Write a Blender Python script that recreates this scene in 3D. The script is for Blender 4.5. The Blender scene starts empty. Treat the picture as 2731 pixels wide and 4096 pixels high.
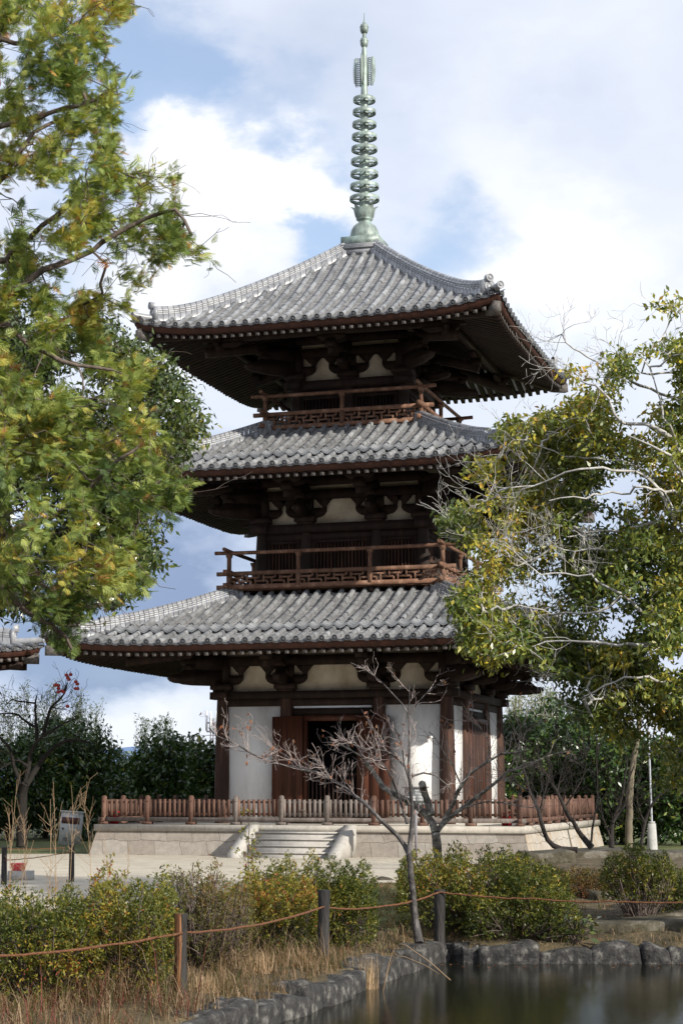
import bpy, math, random
import numpy as np
from mathutils import Vector, Matrix
rng = np.random.RandomState(7)
S = bpy.context.scene
COL = S.collection

# ------------------------------------------------------------------ camera, sun, sky, exposure
CAM = np.array([14.7084, -50.7118, 1.8451]); YAW, PITCH, FPX = 0.29557, 0.15428, 7208.15
cam = bpy.data.cameras.new('camera'); camo = bpy.data.objects.new('camera', cam); COL.objects.link(camo)
cam.sensor_fit = 'VERTICAL'; cam.sensor_height = 36.0; cam.lens = 36.0 * FPX / 4096.0
cam.clip_start = 0.1; cam.clip_end = 6000
camo.location = CAM; camo.rotation_euler = (math.pi / 2 + PITCH, 0, YAW)
S.camera = camo
SUN_DIR = Vector((math.cos(math.radians(25.5)) * math.cos(math.radians(26)), -math.sin(math.radians(25.5)) * math.cos(math.radians(26)), math.sin(math.radians(26))))
sl = bpy.data.lights.new('sun', 'SUN'); sl.energy = 4.6; sl.angle = math.radians(0.5); sl.color = (1.0, 0.94, 0.84)
so = bpy.data.objects.new('sun', sl); COL.objects.link(so)
so.rotation_euler = SUN_DIR.to_track_quat('Z', 'Y').to_euler()
S.view_settings.view_transform = 'Standard'; S.view_settings.look = 'None'
S.view_settings.exposure = 0.40; S.view_settings.gamma = 1.0
S.cycles.max_bounces = 6; S.cycles.transparent_max_bounces = 6

SDP = 2731 / 1568.0      # layout notes are in pixels of a 1568 wide view of the place
def axes():
    cyw, syw, cp, sp = math.cos(YAW), math.sin(YAW), math.cos(PITCH), math.sin(PITCH)
    f = np.array([-syw * cp, cyw * cp, sp]); r = np.array([cyw, syw, 0.]); return f, r, np.cross(r, f)
FW, RT, UP = axes()
def dirv(u, v):
    return FW + RT * (u * SDP - 1365.5) / FPX + UP * (2048 - v * SDP) / FPX
HF = np.array([-math.sin(YAW), math.cos(YAW), 0.])
def at(u, v, D):                       # point at ground distance D
    k = dirv(u, v); return CAM + k * (D / (k @ HF))
def onz(u, v, z):
    k = dirv(u, v); return CAM + k * ((z - CAM[2]) / k[2])
def RD(R, D, z=0.):                    # right / forward ground coordinates
    p = CAM + RT * R + HF * D; return np.array([p[0], p[1], z])
def toRD(p):
    q = np.asarray(p) - CAM; return q @ RT, q @ HF

def nd(nt, kind, **kw):
    n = nt.nodes.new(kind)
    for k, v in kw.items():
        if k in n.inputs: n.inputs[k].default_value = v
        else: setattr(n, k, v)
    return n
W = bpy.data.worlds.new('World'); S.world = W; W.use_nodes = True
def build_sky():
    nt = W.node_tree; nt.nodes.clear(); L = nt.links.new
    out = nd(nt, 'ShaderNodeOutputWorld'); bg = nd(nt, 'ShaderNodeBackground')
    sky = nd(nt, 'ShaderNodeTexSky'); sky.sky_type = 'NISHITA'; sky.sun_disc = False
    sky.sun_elevation = math.asin(SUN_DIR.z); sky.sun_rotation = math.atan2(SUN_DIR.x, SUN_DIR.y)
    sky.air_density = 1.0; sky.dust_density = 0.6; sky.ozone_density = 2.0
    tc = nd(nt, 'ShaderNodeTexCoord')
    def math_(op, a, b=None):
        m = nd(nt, 'ShaderNodeMath'); m.operation = op
        for i, x in enumerate((a, b)):
            if x is None: continue
            if isinstance(x, (int, float)): m.inputs[i].default_value = x
            else: L(x, m.inputs[i])
        return m.outputs[0]
    def noise(scale, detail, rough, off=(0, 0, 0), sc=(1, 1, 1)):
        mp = nd(nt, 'ShaderNodeMapping'); mp.inputs['Scale'].default_value = sc; mp.inputs['Location'].default_value = off
        L(tc.outputs['Generated'], mp.inputs[0])
        n = nd(nt, 'ShaderNodeTexNoise'); n.inputs['Scale'].default_value = scale; n.inputs['Detail'].default_value = detail
        n.inputs['Roughness'].default_value = rough; L(mp.outputs[0], n.inputs['Vector']); return n.outputs['Fac']
    # warped direction, so cloud borders are ragged
    wn = nd(nt, 'ShaderNodeTexNoise'); wn.inputs['Scale'].default_value = 9; wn.inputs['Detail'].default_value = 7; wn.inputs['Roughness'].default_value = .58
    mp0 = nd(nt, 'ShaderNodeMapping'); mp0.inputs['Scale'].default_value = (1, 1, 1.7); L(tc.outputs['Generated'], mp0.inputs[0]); L(mp0.outputs[0], wn.inputs['Vector'])
    sub = nd(nt, 'ShaderNodeVectorMath'); sub.operation = 'SUBTRACT'; L(wn.outputs['Color'], sub.inputs[0]); sub.inputs[1].default_value = (.5, .5, .5)
    scl = nd(nt, 'ShaderNodeVectorMath'); scl.operation = 'SCALE'; L(sub.outputs[0], scl.inputs[0]); scl.inputs['Scale'].default_value = .17
    add = nd(nt, 'ShaderNodeVectorMath'); add.operation = 'ADD'; L(tc.outputs['Generated'], add.inputs[0]); L(scl.outputs[0], add.inputs[1])
    def blob(u, v, rad, amp, soft=1.0):
        k = dirv(u, v); k = k / np.linalg.norm(k)
        d = nd(nt, 'ShaderNodeVectorMath'); d.operation = 'DISTANCE'; L(add.outputs[0], d.inputs[0]); d.inputs[1].default_value = k
        m = nd(nt, 'ShaderNodeMapRange'); m.interpolation_type = 'SMOOTHERSTEP'; L(d.outputs['Value'], m.inputs[0])
        r = rad * SDP / FPX
        m.inputs[1].default_value = r * (1 - soft); m.inputs[2].default_value = r; m.inputs[3].default_value = amp; m.inputs[4].default_value = 0
        return m.outputs[0]
    def total(items, base):
        t = base
        for b in items: t = math_('ADD', t, blob(*b))
        return t
    n1 = noise(6.0, 8, .55, (3.1, 0, 1), (1, 1, 1.6)); n2 = noise(3.2, 6, .55, (0, 7.7, 0), (1, 1, 2.0))
    # openings of blue (negative = open)
    cover = total([(330, 150, 330, -.85), (430, 270, 230, -.75), (640, 215, 260, -.55), (700, 565, 210, -.9), (640, 575, 150, -.3), (1000, 552, 220, -.62),
                   (1160, 560, 120, -.35), (230, 330, 250, -.5), (130, 700, 200, -.2), (530, 450, 290, .8), (690, 410, 150, .5), (430, 720, 260, .4), (640, 60, 280, .3), (1330, 420, 420, .4)],
                  math_('ADD', math_('MULTIPLY', n1, .9), .45))
    mr = nd(nt, 'ShaderNodeMapRange'); mr.interpolation_type = 'SMOOTHSTEP'; L(cover, mr.inputs[0]); mr.inputs[1].default_value = .02; mr.inputs[2].default_value = 1.08; mr.inputs[3].default_value = .30
    # brightness of the cloud
    bright = total([(520, 430, 260, .42), (700, 370, 170, .25), (430, 720, 300, .30), (1320, 620, 330, .32), (1130, 330, 300, .14), (440, 960, 180, .12),
                    (320, 1290, 460, -.85), (120, 1500, 340, -.5), (650, 60, 330, -.08), (1330, 280, 240, -.06), (1400, 1330, 420, -.22), (1300, 880, 200, -.05), (250, 1660, 220, .10)],
                   math_('ADD', math_('MULTIPLY', n2, .70), .25))
    cr = nd(nt, 'ShaderNodeValToRGB'); L(bright, cr.inputs[0])
    e = cr.color_ramp.elements
    e[0].position = 0.0; e[0].color = (.25, .33, .50, 1); e[1].position = 1.0; e[1].color = (.93, .94, .97, 1)
    a = cr.color_ramp.elements.new(.30); a.color = (.42, .50, .66, 1)
    a = cr.color_ramp.elements.new(.58); a.color = (.66, .71, .82, 1)
    sk = nd(nt, 'ShaderNodeVectorMath'); sk.operation = 'SCALE'; L(sky.outputs[0], sk.inputs[0]); sk.inputs['Scale'].default_value = 1.0
    # background 1: the clear Nishita sky at low strength; background 2: clouds in front of it
    L(sk.outputs[0], bg.inputs[0]); bg.inputs[1].default_value = 0.15
    bg2 = nd(nt, 'ShaderNodeBackground'); L(cr.outputs[0], bg2.inputs[0]); bg2.inputs[1].default_value = 0.93
    mx = nd(nt, 'ShaderNodeMixShader'); L(mr.outputs[0], mx.inputs[0]); L(bg.outputs[0], mx.inputs[1]); L(bg2.outputs[0], mx.inputs[2])
    L(mx.outputs[0], out.inputs[0])
build_sky()

# ------------------------------------------------------------------ helpers
class MB:
    def __init__(s): s.v = []; s.f = []; s.n = 0; s.t = []; s.mi = []
    def add(s, V, F, tint=None, mi=0):
        V = np.asarray(V, float).reshape(-1, 3)
        if isinstance(F, np.ndarray):
            s.f.append(F + s.n); k = len(F)
        else:
            k = len(F)
            by = {}
            for q in F: by.setdefault(len(q), []).append(q)
            k = 0
            for q in by.values(): s.f.append(np.array(q) + s.n); k += len(q)
        s.v.append(V); s.n += len(V)
        s.t.append(np.full(k, .5) if tint is None else (np.full(k, float(tint)) if np.isscalar(tint) else np.asarray(tint, float)))
        s.mi.append(np.full(k, mi, int))
    def box(s, c, size, R=None, tint=None, mi=0):
        h = np.array(size) / 2.
        V = np.array([[x, y, z] for x in (-1, 1) for y in (-1, 1) for z in (-1, 1)]) * h
        if R is not None: V = V @ np.asarray(R).T
        if tint is None: tint = rng.uniform(.15, .85)
        s.add(V + np.array(c), np.array([[0, 1, 3, 2], [4, 6, 7, 5], [0, 4, 5, 1], [2, 3, 7, 6], [0, 2, 6, 4], [1, 5, 7, 3]]), tint, mi)
    def bb(s, x0, x1, y0, y1, z0, z1, tint=None, mi=0):
        s.box(((x0 + x1) / 2, (y0 + y1) / 2, (z0 + z1) / 2), (abs(x1 - x0), abs(y1 - y0), abs(z1 - z0)), None, tint, mi)
    def beam(s, p0, p1, w, h, tint=None, mi=0):
        p0 = np.array(p0, float); p1 = np.array(p1, float); d = p1 - p0; L = np.linalg.norm(d); d /= L
        x = np.cross(d, [0, 0, 1.]); x = x / np.linalg.norm(x) if np.linalg.norm(x) > 1e-6 else np.array([1., 0, 0]); z = np.cross(x, d)
        s.box((p0 + p1) / 2, (w, L, h), np.stack([x, d, z], 1), tint, mi)
    def tube(s, P, r, k=6, cap=True, tint=None, mi=0):
        P = np.asarray(P, float); n = len(P); r = np.broadcast_to(np.asarray(r, float), (n,))
        T = np.gradient(P, axis=0); T /= np.maximum(np.linalg.norm(T, axis=1, keepdims=True), 1e-9)
        a = np.array([0, 0, 1.]) if abs(T[:, 2]).mean() < .8 else np.array([1., 0, 0])
        X = np.cross(T, a); X /= np.maximum(np.linalg.norm(X, axis=1, keepdims=True), 1e-9); Y = np.cross(T, X)
        th = np.linspace(0, 2 * np.pi, k, endpoint=False)
        V = P[:, None] + r[:, None, None] * (X[:, None] * np.cos(th)[None, :, None] + Y[:, None] * np.sin(th)[None, :, None])
        i = np.arange(n - 1)[:, None] * k; j = np.arange(k)[None]; j2 = (j + 1) % k
        F = np.stack([i + j, i + j2, i + k + j2, i + k + j], -1).reshape(-1, 4)
        s.add(V.reshape(-1, 3), F, tint, mi)
        if cap:
            s.add(V[0], [list(range(k))], tint, mi); s.add(V[-1], [list(range(k))[::-1]], tint, mi)
    def lathe(s, prof, c, k=16, tint=None, mi=0):
        prof = np.array(prof, float); th = np.linspace(0, 2 * np.pi, k, endpoint=False)
        P = np.stack([c[0] + prof[:, :1] * np.cos(th), c[1] + prof[:, :1] * np.sin(th), np.repeat(c[2] + prof[:, 1:], k, 1)], -1)
        n = len(prof); i = np.arange(n - 1)[:, None] * k; j = np.arange(k)[None]; j2 = (j + 1) % k
        s.add(P.reshape(-1, 3), np.stack([i + j, i + j2, i + k + j2, i + k + j], -1).reshape(-1, 4), tint, mi)
    def prism(s, poly, o, ax, ay, ext, tint=None, mi=0):   # 2-D outline (a,b) -> o + a*ax + b*ay, extruded by ext
        poly = np.array(poly, float); n = len(poly); ax = np.array(ax, float); ay = np.array(ay, float); ext = np.array(ext, float)
        A = np.array(o) + poly[:, :1] * ax + poly[:, 1:] * ay
        V = np.concatenate([A, A + ext])
        F = [list(range(n))[::-1], [n + i for i in range(n)]] + [[i, (i + 1) % n, n + (i + 1) % n, n + i] for i in range(n)]
        s.add(V, F, tint, mi)
    def rot4(s, times=(1, 2, 3)):
        V0 = list(s.v); F0 = list(s.f); t0 = list(s.t); m0 = list(s.mi); n0 = s.n
        for q in times:
            c, sn = round(math.cos(q * math.pi / 2)), round(math.sin(q * math.pi / 2))
            R = np.array([[c, -sn, 0], [sn, c, 0], [0, 0, 1.]])
            off = s.n
            s.v += [v @ R.T for v in V0]; s.f += [f + off for f in F0]; s.t += t0; s.mi += m0; s.n += n0
        return s
    def mesh(s, name, base=(0, 0, 0), smooth=False):
        me = bpy.data.meshes.new(name); V = np.concatenate(s.v) - np.array(base, float)
        me.vertices.add(len(V)); me.vertices.foreach_set('co', V.ravel())
        sizes = np.concatenate([np.full(len(f), f.shape[1]) for f in s.f]); idx = np.concatenate([f.ravel() for f in s.f])
        me.loops.add(len(idx)); me.loops.foreach_set('vertex_index', idx.astype(np.int32))
        st = np.concatenate([[0], np.cumsum(sizes)[:-1]])
        me.polygons.add(len(sizes)); me.polygons.foreach_set('loop_start', st.astype(np.int32))
        try: me.polygons.foreach_set('loop_total', sizes.astype(np.int32))
        except Exception: pass
        me.polygons.foreach_set('material_index', np.concatenate(s.mi).astype(np.int32))
        if smooth: me.polygons.foreach_set('use_smooth', np.ones(len(sizes), bool))
        at_ = me.attributes.new('tint', 'FLOAT', 'FACE'); at_.data.foreach_set('value', np.concatenate(s.t).astype(np.float32))
        me.update(calc_edges=True); me.validate()
        return me
BASE = {}
def tag(o, label=None, cat=None, group=None, kind=None):
    if label: o['label'] = label
    if cat: o['category'] = cat
    if group: o['group'] = group
    if kind: o['kind'] = kind
    return o
def thing(name, label, cat, base=(0, 0, 0), group=None):
    o = bpy.data.objects.new(name, None); COL.objects.link(o); o.location = base; BASE[o] = np.array(base, float)
    return tag(o, label, cat, group)
def obj(name, mb, mats, parent=None, base=None, smooth=False, label=None):
    b = BASE[parent] if parent is not None else np.array(base if base is not None else (0, 0, 0), float)
    me = mb.mesh(name, b, smooth)
    for m in (mats if isinstance(mats, (list, tuple)) else [mats]): me.materials.append(m)
    o = bpy.data.objects.new(name, me); COL.objects.link(o)
    if parent is not None: o.parent = parent
    else: o.location = b
    BASE[o] = b
    if label: o['label'] = label
    return o
def dup(o, parent=None, rz=0., loc=None):
    c = o.copy(); COL.objects.link(c); BASE[c] = BASE[o]
    if parent is not None: c.parent = parent
    if rz: c.rotation_euler = (0, 0, o.rotation_euler[2] + rz)
    if loc is not None: c.location = loc
    for ch in list(o.children): dup(ch, c)
    return c

# ------------------------------------------------------------------ materials
def mat(name, c1, c2, scale=3., stretch=(1, 1, 1), rough=.8, bump=0., bscale=None, detail=6, spec=.3, tint=0., c3=None, metal=0., coord='Object', sheen=0.):
    m = bpy.data.materials.new(name); m.use_nodes = True; nt = m.node_tree; L = nt.links.new
    b = nt.nodes['Principled BSDF']; b.inputs['Roughness'].default_value = rough; b.inputs['Specular IOR Level'].default_value = spec; b.inputs['Metallic'].default_value = metal
    tc = nd(nt, 'ShaderNodeTexCoord'); mp = nd(nt, 'ShaderNodeMapping'); mp.inputs['Scale'].default_value = stretch; L(tc.outputs[coord], mp.inputs[0])
    n = nd(nt, 'ShaderNodeTexNoise'); n.inputs['Scale'].default_value = scale; n.inputs['Detail'].default_value = detail; n.inputs['Roughness'].default_value = .62; L(mp.outputs[0], n.inputs['Vector'])
    cr = nd(nt, 'ShaderNodeValToRGB'); cr.color_ramp.elements[0].position = .3; cr.color_ramp.elements[1].position = .7
    cr.color_ramp.elements[0].color = (*c1, 1); cr.color_ramp.elements[1].color = (*c2, 1)
    if c3 is not None:
        e = cr.color_ramp.elements.new(.52); e.color = (*c3, 1)
    L(n.outputs['Fac'], cr.inputs[0]); col = cr.outputs[0]
    if tint:
        a = nd(nt, 'ShaderNodeAttribute'); a.attribute_name = 'tint'
        mr = nd(nt, 'ShaderNodeMapRange'); L(a.outputs['Fac'], mr.inputs[0]); mr.inputs[3].default_value = 1 - tint; mr.inputs[4].default_value = 1 + tint
        mm = nd(nt, 'ShaderNodeMix'); mm.data_type = 'RGBA'; mm.blend_type = 'MULTIPLY'; mm.inputs[0].default_value = 1.
        L(col, mm.inputs[6]); L(mr.outputs[0], mm.inputs[7]); col = mm.outputs[2]
    L(col, b.inputs['Base Color'])
    if bump:
        n2 = nd(nt, 'ShaderNodeTexNoise'); n2.inputs['Scale'].default_value = bscale or scale * 4; n2.inputs['Detail'].default_value = 5; L(mp.outputs[0], n2.inputs['Vector'])
        bp = nd(nt, 'ShaderNodeBump'); bp.inputs['Strength'].default_value = bump; bp.inputs['Distance'].default_value = .03; L(n2.outputs['Fac'], bp.inputs['Height']); L(bp.outputs[0], b.inputs['Normal'])
    return m
def leafmat(name, ramp, trans=.25, rough=.45, spec=.35, backs=1.0):
    m = bpy.data.materials.new(name); m.use_nodes = True; nt = m.node_tree; L = nt.links.new
    b = nt.nodes['Principled BSDF']; b.inputs['Roughness'].default_value = rough; b.inputs['Specular IOR Level'].default_value = spec
    a = nd(nt, 'ShaderNodeAttribute'); a.attribute_name = 'tint'
    cr = nd(nt, 'ShaderNodeValToRGB'); els = cr.color_ramp.elements
    els[0].position, els[0].color = ramp[0][0], (*ramp[0][1], 1); els[1].position, els[1].color = ramp[-1][0], (*ramp[-1][1], 1)
    for p, c in ramp[1:-1]:
        e = els.new(p); e.color = (*c, 1)
    L(a.outputs['Fac'], cr.inputs[0]); L(cr.outputs[0], b.inputs['Base Color'])
    if trans:
        t = nd(nt, 'ShaderNodeBsdfTranslucent'); g = nd(nt, 'ShaderNodeMix'); g.data_type = 'RGBA'; g.blend_type = 'MULTIPLY'; g.inputs[0].default_value = 1.
        L(cr.outputs[0], g.inputs[6]); g.inputs[7].default_value = (1.3, 1.3, .6, 1); L(g.outputs[2], t.inputs[0])
        mx = nd(nt, 'ShaderNodeMixShader'); mx.inputs[0].default_value = trans; L(b.outputs[0], mx.inputs[1]); L(t.outputs[0], mx.inputs[2])
        L(mx.outputs[0], nt.nodes['Material Output'].inputs[0])
    return m
M = {}
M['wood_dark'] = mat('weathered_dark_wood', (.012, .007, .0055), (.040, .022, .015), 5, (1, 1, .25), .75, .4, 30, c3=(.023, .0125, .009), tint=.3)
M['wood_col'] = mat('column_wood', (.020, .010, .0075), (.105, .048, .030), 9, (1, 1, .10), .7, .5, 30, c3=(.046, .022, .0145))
M['wood_end'] = mat('grey_end_grain', (.045, .04, .037), (.16, .145, .135), 12, (1, 1, 1), .85, .3)
M['fascia'] = mat('reddish_eave_board', (.032, .013, .009), (.080, .032, .021), 4, (1, 1, .3), .75, .3)
M['rail'] = mat('brown_railing_wood', (.085, .042, .025), (.26, .155, .105), 5, (1, 1, .6), .75, .4, 40, c3=(.145, .074, .045), tint=.28)
M['door'] = mat('red_brown_door_wood', (.026, .009, .005), (.105, .034, .017), 6, (3, 3, .12), .55, .3)
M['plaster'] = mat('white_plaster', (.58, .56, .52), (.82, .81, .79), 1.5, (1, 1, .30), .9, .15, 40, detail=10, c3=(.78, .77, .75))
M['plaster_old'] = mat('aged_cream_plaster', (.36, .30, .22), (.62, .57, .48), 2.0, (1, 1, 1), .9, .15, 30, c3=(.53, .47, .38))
M['slit'] = mat('pale_slit', (.66, .70, .76), (.72, .76, .82), 2, rough=.6)
M['tile'] = mat('grey_roof_tile', (.10, .104, .11), (.29, .295, .30), 1.5, (1, 1, 1), .42, .15, 20, spec=.5, tint=.26, c3=(.195, .20, .206), detail=9)
M['tile_pan'] = mat('grey_pan_tile', (.13, .13, .135), (.27, .265, .26), 2.6, (1, 1, 1), .5, .15, 20, spec=.4, tint=.3)
M['tile_end'] = mat('tile_end_disc', (.03, .032, .036), (.10, .104, .112), 30, (1, 1, 1), .5, .5, 60, tint=.25)
M['tile_ridge'] = mat('ridge_tile', (.15, .155, .17), (.29, .295, .305), 4, (1, 1, 1), .40, .04, 25, spec=.6, tint=.35)
M['bronze'] = mat('green_patina_bronze', (.085, .11, .10), (.36, .48, .43), 4.5, (1, 1, .45), .5, .25, 20, spec=.5, c3=(.23, .28, .25), metal=.2)
M['stone'] = None
M['fence'] = mat('weathered_fence_wood', (.065, .034, .023), (.195, .118, .086), 5, (1, 1, .2), .8, .4, 30, tint=.40, c3=(.105, .055, .039))
M['fence_grey'] = mat('grey_fence_wood', (.10, .075, .062), (.22, .19, .17), 7, (1, 1, .2), .85, .4, 30, tint=.25)
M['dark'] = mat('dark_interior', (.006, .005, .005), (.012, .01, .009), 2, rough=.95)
# ------------------------------------------------------------------ the pagoda
PITCH_T = .345
class Roof:
    def __init__(s, t, rtop, r0, z0, a, b, L, p, tiers, w, zb): s.__dict__.update(locals())
    def lift(s, x, r):
        rl = s.t * .42
        return s.L * np.abs(np.asarray(x, float) / s.t) ** s.p * np.clip((np.asarray(r, float) - rl) / (s.t - rl), 0, 1.2) ** 1.4
    def base(s, r):
        q = np.asarray(r, float) - s.r0; return s.z0 - s.a * q + s.b * q * q
    def z(s, x, r): return s.base(r) + s.lift(x, r)
    def zr(s, x, r): return s.base(s.t) - .19 + .31 * (s.t - .15 - np.asarray(r, float)) + s.lift(x, r)
ROOF = {1: Roof(6.95, 2.9, 3.2, 7.13, .4856, .0278, .28, 5.5, True, 3.21, 4.61),
        2: Roof(5.90, 1.9, 2.4, 12.05, .568, .0357, .34, 5.5, True, 2.38, 9.38),
        3: Roof(5.24, .55, .6, 17.80, .867, .0396, .35, 5.0, False, 1.62, 13.71)}
def grid(mb, P, tint=None, mi=0):
    n, m = P.shape[:2]; i = np.arange(n - 1)[:, None] * m; j = np.arange(m - 1)[None]
    mb.add(P.reshape(-1, 3), np.stack([i + j, i + j + 1, i + m + j + 1, i + m + j], -1).reshape(-1, 4), tint, mi)
def cover_row(mb, R, x, ra, rb, up=0.03, rad=.078, step=.33):
    if rb - ra < .12: return
    n = max(1, int(round((rb - ra) / step))); rr = np.linspace(ra, rb, n + 1); th = np.linspace(-.25, math.pi + .25, 8)
    for k in range(n):
        P = []
        for r, q in ((rr[k], rad * .90), (rr[k + 1] + .01, rad)):
            jx = rng.normal(0, .0045) + .010 * math.sin(r * 2.1 + x * 5.3)
            P.append(np.stack([x + jx + q * np.cos(th), np.full(8, -r), R.z(x, r) + up + .008 * math.sin(x * 9 + r * 3.1) + rng.normal(0, .003) + q * np.sin(th)], -1))
        grid(mb, np.array(P), rng.uniform(.15, .9) if rng.rand() > .12 else rng.choice([1.5, 1.3, -.5, -.9]))
    th2 = np.linspace(0, 2 * np.pi, 10, endpoint=False)   # closed ends
def disc(mb, c, nrm, up, rad, depth=.03):
    nrm = np.array(nrm, float); nrm /= np.linalg.norm(nrm); x = np.cross(up, nrm); x /= np.linalg.norm(x); y = np.cross(nrm, x)
    th = np.linspace(0, 2 * np.pi, 14, endpoint=False); C = np.array(c, float); V = []
    for q, d in ((1.06, -depth), (1.06, .012), (.82, .012), (.78, -.012), (.52, -.010), (.46, .006), (.30, .004), (.26, .016)):
        V.append(C + rad * q * (x * np.cos(th)[:, None] + y * np.sin(th)[:, None]) + nrm * d)
    V = np.array(V); k = 14; i = np.arange(len(V) - 1)[:, None] * k; j = np.arange(k)[None]; j2 = (j + 1) % k
    F = np.stack([i + j, i + j2, i + k + j2, i + k + j], -1).reshape(-1, 4)
    tt = np.repeat([.9, 1.2, .5, .2, .6, .6, .8], k)
    mb.add(V.reshape(-1, 3), F, tt, 0); mb.add(V[-1], [list(range(k))], .9, 0)
def pan_col(mb, R, xc, ra, rb, course, up, sag, lip, hw=PITCH_T / 2, mi=0):
    n = max(1, int(round((rb - ra) / course))); rr = np.linspace(ra, rb, n + 1)
    dx = np.array([-1, -.55, 0, .55, 1]) * hw; dz = sag * (np.abs(dx / hw) ** 1.6 - .6)
    rows, tints = [], []
    for k in range(n):
        rows.append((rr[k], 0.)); rows.append((rr[k + 1], lip)); tints += [rng.uniform(.1, .9), .1]
    P = np.array([np.stack([xc + dx, np.full(5, -r), R.z(xc, r) + up + l + dz], -1) for r, l in rows])
    grid(mb, P, np.repeat(tints[:-1], 4), mi)
    r = rr[-1]; fr = np.array([np.stack([xc + dx, np.full(5, -r), R.z(xc, r) + up + lip + dz - q], -1) for q in (0, .055)])
    return fr
def sweep(mb, R, prof, zf, ns=41, tint=None, close=True):
    s_ = np.sin(np.linspace(-1, 1, ns) * math.pi / 2)
    P = np.array([[[q * r, -r, zf(q * r, r) + dz] for r, dz in prof] for q in s_])
    if close: P = np.concatenate([P, P[:, :1]], 1)
    grid(mb, P, tint)

pagoda = thing('pagoda', 'tall three storey wooden pagoda with grey tiled roofs and a green bronze spire', 'pagoda', (0, 0, 1.0))
def build_roof(R, parent, tm=None):
    t = R.t; mb = MB(); dm = MB(); N = int(2 * t / PITCH_T); xs = (np.arange(N) - (N - 1) / 2) * PITCH_T
    for x in xs:
        a = max(abs(x) + .10, R.rtop)
        if R.tiers:
            cover_row(mb, R, x, a, t - 1.42, .13); cover_row(mb, R, x, max(a, t - 1.22), t + .03, .03)
        else: cover_row(mb, R, x, a, t + .03)
        disc(dm, (x, -t - .04, float(R.z(x, t)) + .03), (0, -1, -.08), (0, 0, 1), .078)
    for x in np.append(xs - PITCH_T / 2, xs[-1] + PITCH_T / 2):
        a = max(abs(x) - .02, R.rtop)
        if a > t - .1: a = t - .25
        if R.tiers:
            if a < t - 1.5: pan_col(mb, R, x, a, t - 1.4, .115, .09, .05, .022, mi=1)
            if a < t - 1.1:
                b0 = max(a, t - 1.55)
                fr = pan_col(mb, R, x, b0, t - 1.02, .19, .125, .10, .035, mi=0); grid(mb, fr, .3)
            fr = pan_col(mb, R, x, max(a, t - 1.25), t + .015, .16, 0, .05, .02, mi=1)
        else: fr = pan_col(mb, R, x, a, t + .015, .115, 0, .05, .022, mi=1)
        grid(dm, fr, .9)
    mb.rot4(); dm.rot4()
    roof = obj('roof', mb, [M['tile'], M['tile_pan']], parent)
    obj('eave_end_tiles', dm, M['tile_end'], roof)
    # hip ridges
    h1 = t * .915; h0 = R.rtop - .05
    n = np.array([1, 1, 0]) / math.sqrt(2); prof = [(.20, -.14), (.19, .06)]
    zq = .06
    for w_ in (.165, .155, .145):
        prof += [(w_ - .02, zq), (w_, zq + .008), (w_, zq + .05), (w_ - .02, zq + .058)]; zq += .058
    prof += [(.095 * math.cos(q), zq + .01 + .095 * math.sin(q)) for q in np.linspace(-.1, math.pi / 2, 5)]
    prof += [(-a, b) for a, b in prof[::-1][1:]]; prof = np.array(prof)
    ridge = MB(); hs = np.linspace(h0, h1, 36)
    def hz(h): return float(R.z(h, h)) + (.09 if R.tiers and h < t - 1.1 else .03) + .10 * max(0, (h - t * .72) / (t * .2)) ** 2 * .6
    for k in range(35):
        P = np.array([np.array([h, -h, hz(h)]) + prof[:, :1] * n + prof[:, 1:] * np.array([0, 0, 1.]) + e for h, e in ((hs[k], 0), (hs[k + 1] - .012, 0))])
        grid(ridge, P, rng.uniform(.2, .9, (len(prof) - 1)))
    oni = MB(); dd = np.array([1, -1, 0]) / math.sqrt(2); e = np.array([h1, -h1, hz(h1)])
    oni.prism([(-.20, -.12), (.20, -.12), (.19, .22), (.13, .30), (-.13, .30), (-.19, .22)], e - dd * .02, n, (0, 0, 1), dd * .10, .6)
    disc(oni, e + dd * .10 + np.array([0, 0, .10]), dd, (0, 0, 1), .12, .02); disc(oni, e + dd * .16 + np.array([0, 0, .335]), dd, (0, 0, 1), .105, .12)
    tail = MB(); hh = np.linspace(h1 - .1, t + .02, 6); tail.tube([[h, -h, float(R.z(h, h)) + .05 + .02 * i] for i, h in enumerate(hh)], .095, 10, tint=.6)
    disc(tail, (t + .03, -t - .03, float(R.z(t, t)) + .155), dd, (0, 0, 1), .105, .02)
    r0_ = obj('hip_ridge', ridge, M['tile_ridge'], roof); o0 = obj('ridge_end_tile', oni, M['tile_ridge'], roof); t0_ = obj('corner_tile', tail, M['tile_ridge'], roof)
    for q in (1, 2, 3):
        for o in (r0_, o0, t0_): dup(o, roof, q * math.pi / 2)
    # eave board, soffit, rafters, corner rafters, purlin
    fb = MB(); sweep(fb, R, [(t - .02, -.035), (t - .06, -.20), (t - .30, -.20), (t - .30, -.035)], lambda x, r: float(R.base(t) + R.lift(x, r))); fb.rot4()
    obj('eave_board', fb, M['fascia'], roof)
    sf = MB(); sweep(sf, R, [(R.w - .1, .012), (t - .28, .012)], lambda x, r: float(R.zr(x, r)), close=False); sf.rot4()
    obj('soffit', sf, M['plaster'], roof)
    ra = MB(); nr = int(2 * (t - .3) / .245); rx = (np.arange(nr) - (nr - 1) / 2) * .245
    for x in rx:
        r1 = t - .13 + rng.normal(0, .008); r2 = max(R.w - .2, abs(x) + .05)
        if r1 - r2 < .15: continue
        ra.beam((x, -r2, float(R.zr(x, r2)) - .07), (x, -r1, float(R.zr(x, r1)) - .07), .115, .14)
        ra.box((x, -r1 - .003, float(R.zr(x, r1)) - .07), (.111, .006, .134), mi=1)
    ra.rot4(); obj('rafters', ra, [M['wood_dark'], M['wood_end']], roof)
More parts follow.
